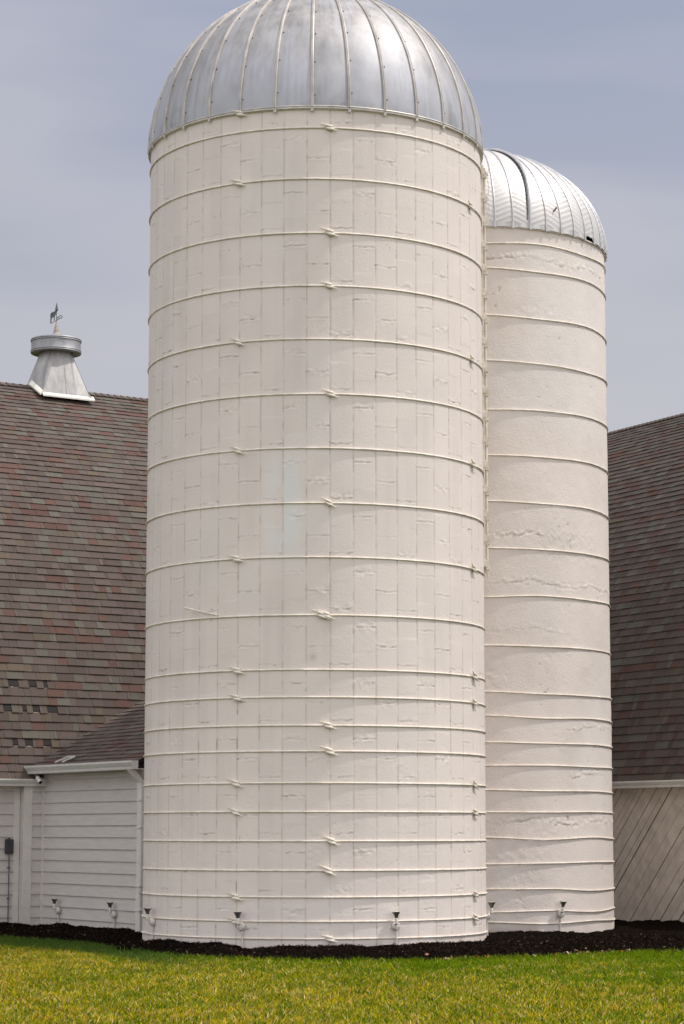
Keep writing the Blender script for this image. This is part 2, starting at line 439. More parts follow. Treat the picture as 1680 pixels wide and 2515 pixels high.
colr = pal[kind] * rng.uniform(0.65, 1.25, n)[:, None] * (0.80 + 0.35 * cl2)[:, None]
shade_strip = (0.75 * sstep(-1.2, -2.6, x) * sstep(2.4, 1.5, de))[:, None]  # large silo's shadow painted into the blades along the left bed edge
colr = colr * (1 - shade_strip) + shade_strip * np.array([0.05, 0.10, 0.025]) * rng.uniform(0.7, 1.3, n)[:, None]
cc = np.repeat(colr, 5, 0)
tag(np_mesh('grass', V, F, M_grass, smooth=False, colors=cc), 'mown lawn, green with yellow and tan dry blades, in front of the mulch bed', 'grass', kind='stuff')

# fallen leaves along the right part of the bed edge
n = 230
x = np.concatenate([rng.uniform(1.2, 4.6, 150), rng.normal(3.15, 0.25, 50), rng.normal(1.25, 0.12, 30)])
y = edge_y(x) + np.abs(rng.normal(0.05, 0.16, n)); z = np.maximum(mulch_z(x, y), 0.01) + rng.uniform(0.015, 0.05, n)
a = rng.uniform(0, 6.28, n); s_ = rng.uniform(0.012, 0.032, n)
u = np.stack([np.cos(a) * s_, np.sin(a) * s_, rng.uniform(-.6, .6, n) * s_], -1); v = np.stack([-np.sin(a) * s_ * .5, np.cos(a) * s_ * .5, rng.uniform(-.5, .9, n) * s_], -1)
c0 = np.stack([x, y, z], -1)
V = np.stack([c0 - u, c0 + v, c0 + u, c0 - v], 1).reshape(-1, 3)
P = np.array([[0.42, 0.30, 0.20], [0.40, 0.07, 0.03], [0.30, 0.15, 0.09], [0.5, 0.42, 0.33], [0.12, 0.06, 0.04]])
cc = np.repeat(P[rng.choice(5, n, p=[.3, .18, .22, .12, .18])], 4, 0)
tag(np_mesh('fallen_leaves', V, np.arange(4 * n).reshape(-1, 4), M_leaf, smooth=False, colors=cc),
    'scattered red and tan leaves along the right edge of the mulch', 'leaves', kind='stuff')

# ------------------------------------------------------------------ silos
def phi_pt(S, phi, r, z): return Vector((S[0] + r * math.sin(phi), S[1] - r * math.cos(phi), z))
S1 = (-0.3718, 31.907); R1 = 2.33; TOP1 = 11.02
S2 = (2.06, 36.0); R2 = 2.10; TOP2 = 10.60

silo1 = thing('stave_silo', 'tall white concrete stave silo with a domed grey metal roof, the larger one in front', 'silo', (S1[0], S1[1], 0), group=None)
J0 = 0.0931; DP = 2 * math.pi / 48; PZ = 0.7155
# angular samples: fine across the side that can be seen
cols = []
for k in range(48):
    ph = J0 + (k - 24) * DP
    fine = -2.05 < ph < 2.05
    m_ = 22 if fine else 5
    cols.append(ph + np.arange(m_) / m_ * DP)
PH = np.concatenate(cols); ZV = np.arange(-0.1, TOP1 + 0.001, 0.0145)
P_, Z_ = np.meshgrid(PH, ZV)
t = (P_ - J0) / DP; ci = np.floor(t + 1e-6); fr = t - ci
dj = np.minimum(fr, 1 - fr) * DP * R1                      # metres to the nearest vertical joint
arc = P_ * R1
jn = vn(arc * 3.0, Z_ * 9, 3)
wob = (vn(np.round(t) * 7.3, Z_ * 6, 9) - 0.5) * 0.004
groove = np.exp(-((dj + wob) / 0.0085) ** 2)
lowrough = sstep(3.6, 1.2, Z_)
# horizontal joints, every third column level with the next
zj = 8.796 + 1.56 - (ci + 1) * PZ / 3
zz = (Z_ - zj + (vn(arc * 14, ci * 5.1, 21) - 0.5) * 0.022 + (vn(arc * 45, ci * 3.1, 22) - .5) * 0.010)
kz = np.round(zz / PZ); dz = zz - kz * PZ
jr = vn(ci * 3.7 + 0.5, kz * 5.3 + 0.5, 55)               # one number per joint
jq = vn(ci * 9.7 + 0.5, kz * 2.3 + 0.5, 56)
hj = np.exp(-(dz / 0.0075) ** 2)
strength = (0.25 + 0.75 * jr) * (0.35 + 0.9 * sstep(0.35, 0.6, vn(arc * 10, kz * 3.3 + ci, 61)))
inpatch = sstep(0.52, 0.7, jq) * np.exp(-((dz - 0.035 * (jr - 0.3)) / 0.055) ** 2)
rough_patch = inpatch * (fbm(arc * 26, Z_ * 26, 71, 3) - 0.5)
blot = sstep(0.66, 0.78, fbm(arc * 2.6, Z_ * 2.0, 81, 3)) * (0.35 + lowrough)
D = -0.0050 * groove * (0.45 + 0.7 * jn) - 0.0065 * hj * strength
D += 0.0035 * np.exp(-((dz - 0.017) / 0.008) ** 2) * strength + 0.003 * np.exp(-((dz + 0.018) / 0.008) ** 2) * strength
D += 0.014 * rough_patch + 0.008 * blot * (fbm(arc * 24, Z_ * 24, 91, 3) - 0.5)
D += 0.0030 * (fbm(arc * 7, Z_ * 5, 101, 3) - 0.5) * (0.45 + 1.1 * lowrough)
D += 0.0035 * (vn(ci * 1.9 + 0.5, kz * 7.7 + 0.5, 111) - 0.5) + 0.006 * (vn(ci * 2.7 + .5, kz * 1.7 + .5, 112) - .5) * (fr - 0.5)
pit = sstep(0.93, 0.98, vn(arc * 26, Z_ * 26, 121))
D -= 0.004 * pit * (0.3 + lowrough)
RR = R1 + D
V = np.stack([S1[0] + RR * np.sin(P_), S1[1] - RR * np.cos(P_), Z_], -1).reshape(-1, 3)
dirt = 0.33 * groove * (0.35 + 0.9 * sstep(0.35, 0.7, jn)) + 0.55 * hj * strength * sstep(0.3, 0.75, vn(arc * 16, kz + ci * 3, 131))
dirt += 0.6 * hj * sstep(0.82, 0.92, vn(arc * 18, kz * 3 + ci, 133)) + 0.5 * groove * sstep(0.86, 0.95, vn(arc, Z_ * 11, 134))
dirt += 0.5 * pit * sstep(0.7, 0.9, vn(arc * 5, Z_ * 5, 140))
foot = np.exp(-np.clip(Z_ - 0.12, 0, 9) / 0.10) * (0.18 + 0.6 * sstep(0.45, 0.75, fbm(arc * 4, Z_ * 2, 151, 3)))
foot += 0.8 * np.exp(-((P_ - 1.33) / 0.07) ** 2) * np.exp(-np.clip(Z_ - 0.1, 0, 9) / 0.16) * fbm(arc * 15, Z_ * 10, 152, 3)
dirt = np.clip(dirt + foot * 0.6, 0, 0.95)
patch = 0.55 * sstep(4.8, 5.4, Z_) * sstep(6.7, 6.0, Z_) * sstep(-0.31, -0.22, P_) * sstep(-0.04, -0.11, P_) * sstep(0.32, 0.6, vn(arc * 3, Z_ * 1.6, 161) + 0.25 * (P_ > -0.17))
patch += 0.10 * sstep(0.55, 0.75, fbm(arc * 0.8, Z_ * 0.5, 163, 3)) * (vn(ci + .5, kz + .5, 164) > 0.55)
tone = 1 - 0.035 * vn(ci * 3.3 + .5, kz * 4.1 + .5, 171) - 0.05 * sstep(0.5, 0.8, fbm(arc * 5, Z_ * 0.5, 173, 3))
tone -= 0.22 * np.exp(-((P_ + 0.0) / 0.02) ** 2 - ((Z_ - 3.77) / 0.05) ** 2)
np_mesh('wall', V, grid_faces(len(ZV), len(PH), True), M_stave, silo1, attrs={'dirt': dirt, 'patch': np.clip(patch, 0, 1), 'tone': tone})

def make_lug():
    b = MB()
    M = Matrix.Rotation(R_(17), 3, 'Y')
    for sx, sz in ((-0.016, 0.020), (0.016, -0.016)):
        p = [Vector((sx - 0.052, -0.02, sz)), Vector((sx - 0.03, -0.026, sz)), Vector((sx + 0.03, -0.026, sz)), Vector((sx + 0.052, -0.02, sz))]
        b.tube([M @ q for q in p], [0.010, 0.019, 0.019, 0.012], 8)
    for (p, q) in ((Vector((-0.125, -0.03, 0.022)), Vector((-0.05, -0.026, 0.02))), (Vector((0.05, -0.026, -0.016)), Vector((0.115, -0.03, -0.018)))):
        b.tube([M @ p, M @ q], 0.008, 6)
    b.box((0, -0.018, 0.0), (0.085, 0.022, 0.05), M)
    me = b.build('lug', M_hoop, None, smooth=True, local=True)
    d = me.data; bpy.data.objects.remove(me)
    return d
LUG = make_lug()

def hoop(S, R, z, parent, lugs, r=0.0115, sag=0.0, seed=0, wav=0.0, name='hoop', lo=-math.pi, hi=math.pi):
    b = MB(); n_ = 150; pts = []
    for i in range(n_):
        ph = lo + (hi - lo) * i / n_
        wz = wav * (float(vn(ph * 2.2, seed * 3.1, 5)) - 0.5)
        pts.append(phi_pt(S, ph, R + 0.007 + 0.002 * math.sin(ph * 5 + seed), z + wz))
    b.tube(pts, r, 6, closed=True)
    o = b.build(name, M_hoop, parent, smooth=True)
    for ph in lugs:
        l_ = bpy.data.objects.new('lug', LUG); C.objects.link(l_); l_.parent = o
        p = phi_pt(S, ph, R + 0.005, z) - world_origin(parent)
        l_.location = p; l_.rotation_euler = (0, R_(random.uniform(-6, 6)), ph); 
        s_ = random.uniform(0.92, 1.08); l_.scale = (s_, s_, s_)
    return o
LA, LB, LC = R_(-24.4), R_(5.4), R_(65.5)
H1 = [(11.007, 'A'), (10.752, 'B'), (10.061, 'AC'), (9.333, 'B'), (8.626, 'B'), (7.918, 'AC'), (7.191, 'B'), (6.480, 'AC'), (5.763, 'B'),
      (5.060, 'AC'), (4.312, 'X'), (3.612, 'AC'), (3.262, 'AC'), (2.901, 'B'), (2.574, 'B'), (2.172, 'AC'), (1.809, 'AC'), (1.441, 'B'),
      (1.070, 'B'), (0.738, 'AC'), (0.434, 'AC'), (0.220, 'B')]
for i, (z, k) in enumerate(H1):
    lg = []
    if 'A' in k: lg.append(LA + R_(random.uniform(-.7, .4)))
    if 'B' in k: lg.append(LB + R_(random.uniform(-.8, .4)))
    if 'C' in k: lg.append(LC + R_(random.uniform(-.6, .6)))
    if 'X' in k: lg += [R_(2.6), R_(4.1)]
    lg.append(R_(150 + 20 * (i % 2)))
    hoop(S1, R1, z, silo1, lg, seed=i)

def dome_profile(R, H, n_, p=1.0):
    return [(R * math.cos(a_) ** p, H * math.sin(a_)) for a_ in np.linspace(0, math.pi / 2, n_)]

# dome of the big silo
dome1 = MB()
nA, nM = 720, 150
aa = np.linspace(-math.pi, math.pi, nA, endpoint=False); mm = np.linspace(0, math.pi / 2 * 0.995, nM)
A_, E_ = np.meshgrid(aa, mm)
RD, HD = R1 + 0.022, 2.325
fr = ((A_ + R_(0.5)) / R_(12)) % 1.0
bul = 0.012 * (1 - (2 * fr - 1) ** 2)
rr = (RD + bul) * np.cos(E_); zz = TOP1 + 0.01 + HD * np.sin(E_)
V = np.stack([S1[0] + rr * np.sin(A_), S1[1] - rr * np.cos(A_), zz], -1).reshape(-1, 3)
pid = np.floor((A_ + R_(0.5)) / R_(12))
bl = sstep(0.50 + 0.22 * vn(pid * 3.3 + .5, pid * 0, 7), 0.08, E_ + 0.20 * (fbm(A_ * 16, E_ * 7, 201, 4) - 0.5))
bl = bl * (0.45 + 0.55 * vn(pid * 5.1 + .5, pid * 0, 17)) * (0.55 + 0.6 * fbm(A_ * 30, E_ * 14, 203, 3))
bl *= 1 - 0.75 * sstep(0.62, 0.78, fbm(A_ * 9, E_ * 9, 205, 3)) * sstep(0.3, 0.0, E_)
bl += 0.22 * sstep(0.93, 0.945, E_ + 0.03 * (vn(pid * 2.7 + .5, pid * 0, 18) - .5)) * vn(pid * 1.7 + .5, pid * 0, 19)
bl += 0.30 * sstep(0.45, 0.75, vn(A_ * 60, E_ * 1.5, 211)) * sstep(0.35, 0.6, fbm(A_ * 5, E_ * 3, 212, 3)) * sstep(1.3, 0.9, E_)
dome_o = np_mesh('dome', V, grid_faces(nM, nA, True), M_dome, silo1, attrs={'bloom': np.clip(bl, 0, 1)})
for k in range(30):
    ph = R_(-0.5) + k * R_(12)
    b = MB()
    vs = []; es = np.linspace(0, math.pi / 2 * 0.985, 30)
    tt = Vector((math.cos(ph), math.sin(ph), 0))
    for e in es:
        n_ = Vector((math.sin(ph) * math.cos(e), -math.cos(ph) * math.cos(e), math.sin(e)))
        p0 = phi_pt(S1, ph, RD * math.cos(e), TOP1 + 0.01 + HD * math.sin(e)) - n_ * 0.006
        kk = min(1.0, 0.35 + math.cos(e))
        for a1, b1 in ((-0.021, 0), (-0.018, 0.028), (-0.004, 0.033), (0.0, 0.027), (0.004, 0.033), (0.015, 0.028), (0.019, 0)): vs.append(p0 + tt * a1 * kk + n_ * b1)
    m7 = 7
    b.add(vs, [(i_ * m7 + q, i_ * m7 + q + 1, (i_ + 1) * m7 + q + 1, (i_ + 1) * m7 + q) for i_ in range(len(es) - 1) for q in range(m7 - 1)] + [tuple(range(m7))[::-1]])
    b.frame_box(phi_pt(S1, ph, RD + 0.005, TOP1 - 0.05), (math.cos(ph), math.sin(ph), 0), (math.sin(ph), -math.cos(ph), 0), (0, 0, 1), (-0.02, 0.02), (0, 0.012), (0, 0.09))
    bb = b; b.m = 1
    for e in np.arange(0.07 + 0.02 * (k % 2), 1.45, 0.21):
        n_ = Vector((math.sin(ph) * math.cos(e), -math.cos(ph) * math.cos(e), math.sin(e)))
        p0 = phi_pt(S1, ph + 0.036 / RD / math.cos(e), RD * math.cos(e), TOP1 + 0.01 + HD * math.sin(e))
        bb.tube([p0, p0 + n_ * 0.012], 0.008, 6)
    b.build('rib', [M_rib, M_gap], dome_o, smooth=True)
b = MB()
b.tube([phi_pt(S1, q, RD + 0.008, TOP1 + 0.02) for q in np.linspace(0, 2 * math.pi, 120, endpoint=False)], 0.013, 6, closed=True)
b.lathe([(RD + 0.012, TOP1 - 0.012), (RD + 0.016, TOP1 - 0.012), (RD + 0.016, TOP1 + 0.022), (RD + 0.006, TOP1 + 0.022)], 96, (S1[0], S1[1], 0))
b.build('eave_ring', M_rib, silo1, smooth=True)
b = MB(); b.lathe([(0.02, 0), (0.36, 0.0), (0.34, 0.03), (0.12, 0.10), (0.10, 0.2), (0.02, 0.24)], 24, (S1[0], S1[1], TOP1 + HD - 0.03))
b.build('dome_cap', M_rib, silo1, smooth=True)

# ladder rail with angular brackets at the right edge of the big silo
PHL = R_(91)
lad = MB()
t_ = Vector((math.cos(PHL), math.sin(PHL), 0)); n_ = Vector((math.sin(PHL), -math.cos(PHL), 0))
b = MB()
b.frame_box(phi_pt(S1, PHL, R1 + 0.002, 0), n_, t_, (0, 0, 1), (0.0, 0.035), (-0.03, -0.015), (5.22, 10.9))
b.frame_box(phi_pt(S1, PHL, R1 + 0.002, 0), n_, t_, (0, 0, 1), (0.0, 0.045), (0.02, 0.035), (5.12, 10.95))
b.tube([phi_pt(S1, PHL, R1 + 0.062, 5.05), phi_pt(S1, PHL, R1 + 0.062, 10.9)], 0.014, 8)
ladder = b.build('ladder_rail', M_hoop, silo1)
for i in range(17):
    z = 10.84 - i * 0.3495
    b = MB(); o = phi_pt(S1, PHL, R1, z)
    pts = [(0.005, 0.055), (0.050, 0.055), (0.085, 0.005), (0.060, -0.045), (0.005, -0.05)]
    v1 = [o + n_ * p + Vector((0, 0, q)) - t_ * 0.036 for p, q in pts]; v2 = [p + t_ * 0.008 for p in v1]
    b.add(v1 + v2, [(4, 3, 2, 1, 0), (5, 6, 7, 8, 9)] + [(k, (k + 1) % 5, 5 + (k + 1) % 5, 5 + k) for k in range(5)])
    # folded cup behind the plate
    pc = [(0.045, 0.045), (0.115, -0.03), (0.090, -0.085), (0.040, -0.085)]
    v1 = [o + n_ * p + Vector((0, 0, q)) - t_ * 0.02 for p, q in pc]; v2 = [p + t_ * 0.10 for p in v1]
    b.add(v1 + v2, [(3, 2, 1, 0), (4, 5, 6, 7)] + [(k, (k + 1) % 4, 4 + (k + 1) % 4, 4 + k) for k in range(4)])
    for q in (0.03, -0.03):
        b.tube([o + n_ * 0.02 + Vector((0, 0, q)) - t_ * 0.036, o + n_ * 0.02 + Vector((0, 0, q)) - t_ * 0.046], 0.007, 6)
    b.build('bracket', M_hoop, ladder)
# chain hanging from the top bracket
b = MB()
for i in range(22):
    z = 10.98 - i * 0.042; c0 = phi_pt(S1, PHL, R1 + 0.115 + 0.008 * math.sin(i * 0.9), z)
    ax = n_ if i % 2 else t_
    b.tube([c0 + ax * (0.010 * math.cos(q)) + Vector((0, 0, 0.024 * math.sin(q))) for q in np.linspace(0, 2 * math.pi, 8, endpoint=False)], 0.0035, 5, closed=True)
b.build('chain', M_hoop, ladder)
# strut from the rail to the smaller silo's rim
b = MB(); p0 = phi_pt(S1, PHL, R1 + 0.03, 10.02); p1 = phi_pt(S2, R_(-28), R2 + 0.01, 10.47)
b.tube([p0, p1], 0.022, 8)
b.build('strut', M_hoop, silo1, smooth=True)

# second silo
silo2 = thing('concrete_silo', 'shorter smooth white concrete silo with a bright ribbed metal dome, behind the larger silo', 'silo', (S2[0], S2[1], 0))
PH = np.concatenate([np.arange(-1.9, 2.0, 0.0085), np.arange(2.0, 2 * math.pi - 1.9, 0.06)])
ZV = np.arange(-0.1, TOP2 + 0.001, 0.018)
P_, Z_ = np.meshgrid(PH, ZV); arc = P_ * R2
lift = 0.70
zl = Z_ - 0.30 - 0.06 * (vn(arc * 1.3, 0 * Z_, 301) - 0.5) - 0.05 * (vn(arc * 7, 0 * Z_, 302) - .5)
kz = np.round(zl / lift); dz = zl - kz * lift
st = sstep(0.25, 0.8, vn(kz * 3.7 + .5, kz * 0, 303)) * sstep(0.3, 0.65, vn(arc * 1.1 + kz * 7, kz, 304))
fine = fbm(arc * 28, Z_ * 28, 311, 3) - 0.5
D = -0.006 * np.exp(-((dz + 0.01 * (fine)) / 0.008) ** 2) * st * sstep(.35, .6, vn(arc * 12, kz * 5, 312))
D += 0.026 * fine * np.exp(-((dz - 0.03) / 0.045) ** 2) * st + 0.0018 * np.exp(-((dz - .03) / .02) ** 2) * st
D += 0.009 * (fbm(arc * 1.6, Z_ * 1.6, 321, 3) - 0.5) + 0.0045 * (fbm(arc * 7, Z_ * 7, 331, 3) - 0.5)
blot = sstep(0.60, 0.75, fbm(arc * 1.6, Z_ * 1.4, 341, 3)); D += 0.008 * blot * (fbm(arc * 18, Z_ * 18, 342, 3) - .5)
pit = sstep(0.93, 0.97, vn(arc * 17, Z_ * 17, 351)) * sstep(0.45, 0.7, vn(arc * 2, Z_ * 2, 352)); D -= 0.008 * pit
RR = R2 + D
V = np.stack([S2[0] + RR * np.sin(P_), S2[1] - RR * np.cos(P_), Z_], -1).reshape(-1, 3)
crk = np.exp(-((dz + 0.012 * (vn(arc * 20, kz, 361) - .5)) / 0.009) ** 2) * sstep(0.6, 0.8, vn(arc * 8 + kz * 3, kz, 362)) * st
dirt = 0.85 * crk + 0.5 * pit
dirt += np.exp(-np.clip(Z_ - 0.08, 0, 9) / 0.09) * sstep(0.42, 0.6, fbm(arc * 1.6, Z_ * 2, 371, 3)) * 0.75
dirt += 0.8 * np.exp(-((P_ - 0.93) / 0.09) ** 2) * sstep(TOP2 - 0.28, TOP2, Z_) * fbm(arc * 20, Z_ * 8, 372, 3)
np_mesh('wall', V, grid_faces(len(ZV), len(PH), True), M_smooth, silo2,
        attrs={'dirt': np.clip(dirt, 0, 0.95), 'patch': 0.2 * sstep(.5, .7, fbm(arc, Z_ * .6, 381, 3)), 'tone': 1 - 0.07 * sstep(0.45, 0.8, fbm(arc * 1.4, Z_ * .7, 391, 4))})
H2 = [10.332, 9.914, 9.198, 8.505, 7.79, 7.098, 6.397, 5.7, 5.0, 4.286, 3.582, 3.22, 2.858, 2.516, 2.15, 1.85, 1.463, 1.101, 0.716, 0.407, 0.239]
for i, z in enumerate(H2):
    hoop(S2, R2 + 0.004, z, silo2, [R_(140 + 15 * (i % 3))], r=0.0105, seed=40 + i, wav=0.05)

# dome of the smaller silo: pressed sheets whose ridges slant left and right in turn
RD2, HD2 = R2 + 0.03, 1.64
PW_ = R_(7.5); OFF = R_(6.3)
nper = 6
aa = OFF + np.arange(-24 * nper, 24 * nper) / nper * PW_
mm = np.linspace(0, 1.558, 330)
A_, E_ = np.meshgrid(aa, mm)
f_ = (A_ - OFF) / PW_; pid = np.floor(f_ + 1e-6); fr = f_ - pid
sgn = np.where(pid % 2 == 0, 1.0, -1.0)
arcM = E_ * 1.95
ph_ = (arcM - sgn * (fr - 0.5) * 0.15 * np.cos(E_)) / 0.098
rid = np.abs((ph_ % 1.0) - 0.5) * 2
ridge = sstep(0.72, 1.0, rid) * sstep(1.42, 1.2, E_)
lift_ = 0.07 * ((A_ > OFF + 6 * PW_ + .001) & (A_ < OFF + 7 * PW_ - .001) & (E_ < 0.0001)) 
rr = (RD2 + 0.0075 * ridge + 0.006 * (1 - (2 * fr - 1) ** 2)) * np.cos(E_)
zz = TOP2 + HD2 * np.sin(E_) + 0.02 + np.where(E_ < 0.001, -0.05, 0) + lift_
V = np.stack([S2[0] + rr * np.sin(A_), S2[1] - rr * np.cos(A_), zz], -1).reshape(-1, 3)
dome2 = np_mesh('dome', V, grid_faces(len(mm), len(aa), True), M_dome2, silo2, attrs={'bloom': 0.5 * sstep(0.5, 0.9, 1 - np.abs((((ph_ + 0.10) % 1.0) - 0.5) * 2 - 0.62) * 3.2) * sstep(1.42, 1.2, E_)})  # bloom here mixes a dark line along one side of each pressed ridge
for k in range(48):
    ph = OFF + (k - 24) * PW_
    loose = (k == 26)
    b = MB(); r_ = 0.026 if loose else 0.0125
    es = np.linspace(0, 1.53, 24)
    b.tube([phi_pt(S2, ph + (0.045 * math.sin(e * 2.0) ** 2 if loose else 0), (RD2 + (0.04 * math.sin(2 * e) if loose else 0.008)) * math.cos(e), TOP2 + 0.02 + (HD2 + (0.03 if loose else 0.006)) * math.sin(e)) for e in es], r_, 6)
    if loose:                                     # black tube put in as the dark of the open seam by the sprung rib
        b.m = 1
        b.tube([phi_pt(S2, ph - 0.012 + 0.045 * math.sin(e * 2.0) ** 2 - 0.010, (RD2 + 0.012) * math.cos(e), TOP2 + 0.02 + (HD2 + 0.010) * math.sin(e)) for e in np.linspace(0.05, 1.25, 20)], [0.004 + 0.006 * math.sin((k_ + 0.5) / 20 * math.pi) for k_ in range(20)], 6)
        b.m = 0
    o = phi_pt(S2, ph, RD2, TOP2 - 0.05)
    b.frame_box(o, (math.cos(ph), math.sin(ph), 0), (math.sin(ph), -math.cos(ph), 0), (0, 0, 1), (-0.014, 0.014), (0, 0.02), (0, 0.10))
    b.build('rib', [M_rib2, M_black], dome2, smooth=True)
b = MB()
b.tube([phi_pt(S2, q, R2 + 0.014, TOP2 - 0.035) for q in np.linspace(0, 2 * math.pi, 100, endpoint=False)], 0.011, 6, closed=True)
b.build('eave_ring', M_hoop, silo2, smooth=True)
b = MB(); b.lathe([(0.05, 0.0), (0.50, -0.052), (0.515, -0.04), (0.5, -0.03), (0.05, 0.02)], 32, (S2[0], S2[1], TOP2 + HD2 + 0.01))
b.build('dome_cap', M_black, silo2, smooth=True)
b = MB(); b.tube([phi_pt(S2, R_(33), RD2 * math.cos(0.16) + 0.01, TOP2 + 0.29), phi_pt(S2, R_(33.8), RD2 + 0.02, TOP2 + 0.35)], 0.013, 6)
b.build('rust_stub', M_rust, silo2)

# loose rod end standing away from the hoop
b = MB(); b.tube([phi_pt(S1, R_(-43.3), R1 + 0.10, 4.455), phi_pt(S1, R_(-31.8), R1 + 0.02, 4.34)], [0.012, 0.009], 8)
b.tube([phi_pt(S1, R_(-43.6), R1 + 0.102, 4.458), phi_pt(S1, R_(-43.0), R1 + 0.10, 4.452)], 0.017, 8)
o = b.build('loose_hoop_end', M_hoop, silo1, smooth=True)

# ------------------------------------------------------------------ barns
dL = Vector((0.839, 0.545, 0)).normalized(); nL = Vector((0.545, -0.839, 0)).normalized()      # left barn: along, outward
PL = Vector((-5.07, 37.0, 0))
dW = Vector((0.545, -0.839, 0)).normalized(); nW = Vector((-0.839, -0.545, 0)).normalized()
PW = Vector((-4.80, 37.17, 0))
dRb = Vector((0.485, -0.875, 0)).normalized(); nRb = Vector((-0.875, -0.485, 0)).normalized()   # runs towards the camera
PR = Vector((4.65, 39.0, 0))
UP = Vector((0, 0, 1))

def arch_profile(u0, z0, u1, z1, a0, a1, n_=80, flare=0.0):
    """points (u inward, z) from eave to ridge, slope falling smoothly from a0 to a1 degrees"""
    best = None
    for p in np.linspace(0.3, 3.0, 120):
        t_ = (np.arange(n_) + 0.5) / n_
        ang = np.radians(a0 + (a1 - a0) * t_ ** p)
        if flare: ang = np.where(t_ < flare, np.radians(a0 - 16 + 16 * (t_ / flare)), ang)
        du, dz_ = np.cos(ang).sum(), np.sin(ang).sum()
        s_ = (z1 - z0) / dz_
        err = abs(du * s_ - (u1 - u0))
        if best is None or err < best[0]: best = (err, s_, ang, du)
    _, s_, ang, du = best
    k = (u1 - u0) / (du * s_)
    u = np.concatenate([[0], np.cumsum(np.cos(ang) * s_ * k)]) + u0
    z = np.concatenate([[0], np.cumsum(np.sin(ang) * s_)]) + z0
    return u, z

PALS = [((0.175, 0.138, 0.122), 42), ((0.160, 0.126, 0.110), 22), ((0.185, 0.168, 0.142), 17), ((0.175, 0.108, 0.090), 13), ((0.180, 0.142, 0.110), 6)]
def shingle_col(rnd):
    q = rnd.uniform(0, 100); s = 0
    for c, w_ in PALS:
        s += w_
        if q < s: break
    k = rnd.uniform(0.88, 1.10)
    return tuple(x_ * k * SH_K for x_ in c)
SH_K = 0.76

def shingles(P, d, nout, u, z, s0, s1, expo, seed, missing=(), shift=None):
    rnd = random.Random(seed); b = MB()
    seg = np.hypot(np.diff(u), np.diff(z)); acc = np.concatenate([[0], np.cumsum(seg)]); tot = acc[-1]
    def at(a_):
        a_ = min(max(a_, -0.05), tot)
        uu = float(np.interp(a_, acc, u)); zz_ = float(np.interp(a_, acc, z))
        i_ = min(len(seg) - 1, max(0, int(np.searchsorted(acc, a_) - 1)))
        T = Vector((-nout.x * (u[i_ + 1] - u[i_]), -nout.y * (u[i_ + 1] - u[i_]), z[i_ + 1] - z[i_])).normalized()
        Nn = (nout * (z[i_ + 1] - z[i_]) + UP * (u[i_ + 1] - u[i_])).normalized()
        return uu, zz_, T, Nn
    k = 0; a_ = 0.0
    while a_ < tot - 0.02:
        uu, zz_, T, Nn = at(a_); e2 = min(expo * 1.12, tot - a_)
        u2, z2, _, _ = at(a_ + e2)
        miss = []
        for zr, iv in missing:
            if abs(zz_ + 0.5 * expo * T.z - zr) < 0.5 * expo * T.z + 0.001: miss = iv
        s = s0 - rnd.uniform(0, 0.3); col = shingle_col(rnd)
        while s < s1:
            w_ = rnd.choice([0.06, 0.11, 0.14, 0.17, 0.2, 0.24, 0.3])
            e = min(s + w_, s1 + 0.02)
            hit = False
            for (m0, m1) in miss:
                if s < m0 - 0.02 < e: e = m0
                if s >= m0 - 0.021 and s < m1 - 0.01: e = m1; hit = True; s = max(s, m0)
            sa, sb = max(s, s0), e
            if not hit and sb > sa:
                lam = rnd.random() < 0.45
                th = 0.020 if lam else 0.013
                jit = rnd.uniform(-0.002, 0.002) + 0.01 * (float(vn(np.array(s * 0.6), np.array(k * 0.35), seed)) - 0.5)
                col = shingle_col(rnd) if rnd.random() < 0.85 else col
                g_ = 0.0018
                def pt(s_, uu_, zz__, off, da=0.0):
                    return P + d * s_ - nout * uu_ + UP * zz__ + Nn * off + T * da
                A = pt(sa + g_, uu, zz_, th + 0.003, jit); B = pt(sb - g_, uu, zz_, th + 0.003, jit)
                A0 = pt(sa + g_, uu, zz_, 0.0, jit); B0 = pt(sb - g_, uu, zz_, 0.0, jit)
                Ct = P + d * (sb - g_) - nout * u2 + UP * z2 + Nn * 0.001; Dt = P + d * (sa + g_) - nout * u2 + UP * z2 + Nn * 0.001
                b.add([A, B, Ct, Dt, A0, B0], [(0, 1, 2, 3), (4, 5, 1, 0), (4, 0, 3), (5, 2, 1)], col)
            elif hit:
                A = P + d * (sa + 0.004) - nout * uu + UP * zz_ + Nn * 0.003 + T * (0.035 + rnd.uniform(-.01, .012)); w3 = sb - sa - 0.008; h3 = expo * 0.72
                b.add([A, A + d * w3 + T * rnd.uniform(-.008, .008), A + d * w3 + T * h3, A + T * h3], [(0, 1, 2, 3)], (0.052, 0.047, 0.045))
                for q in range(rnd.randint(0, 3)):
                    sx = rnd.uniform(sa, sb - 0.03)
                    A = P + d * sx - nout * uu + UP * zz_ + Nn * 0.006 + T * 0.004
                    w2 = rnd.uniform(0.015, 0.05)
                    b.add([A, A + d * w2, A + d * w2 * 0.8 + T * 0.012, A + T * 0.009], [(0, 1, 2, 3)], (0.5, 0.45, 0.38))
            s = e
        a_ += expo; k += 1
    return b

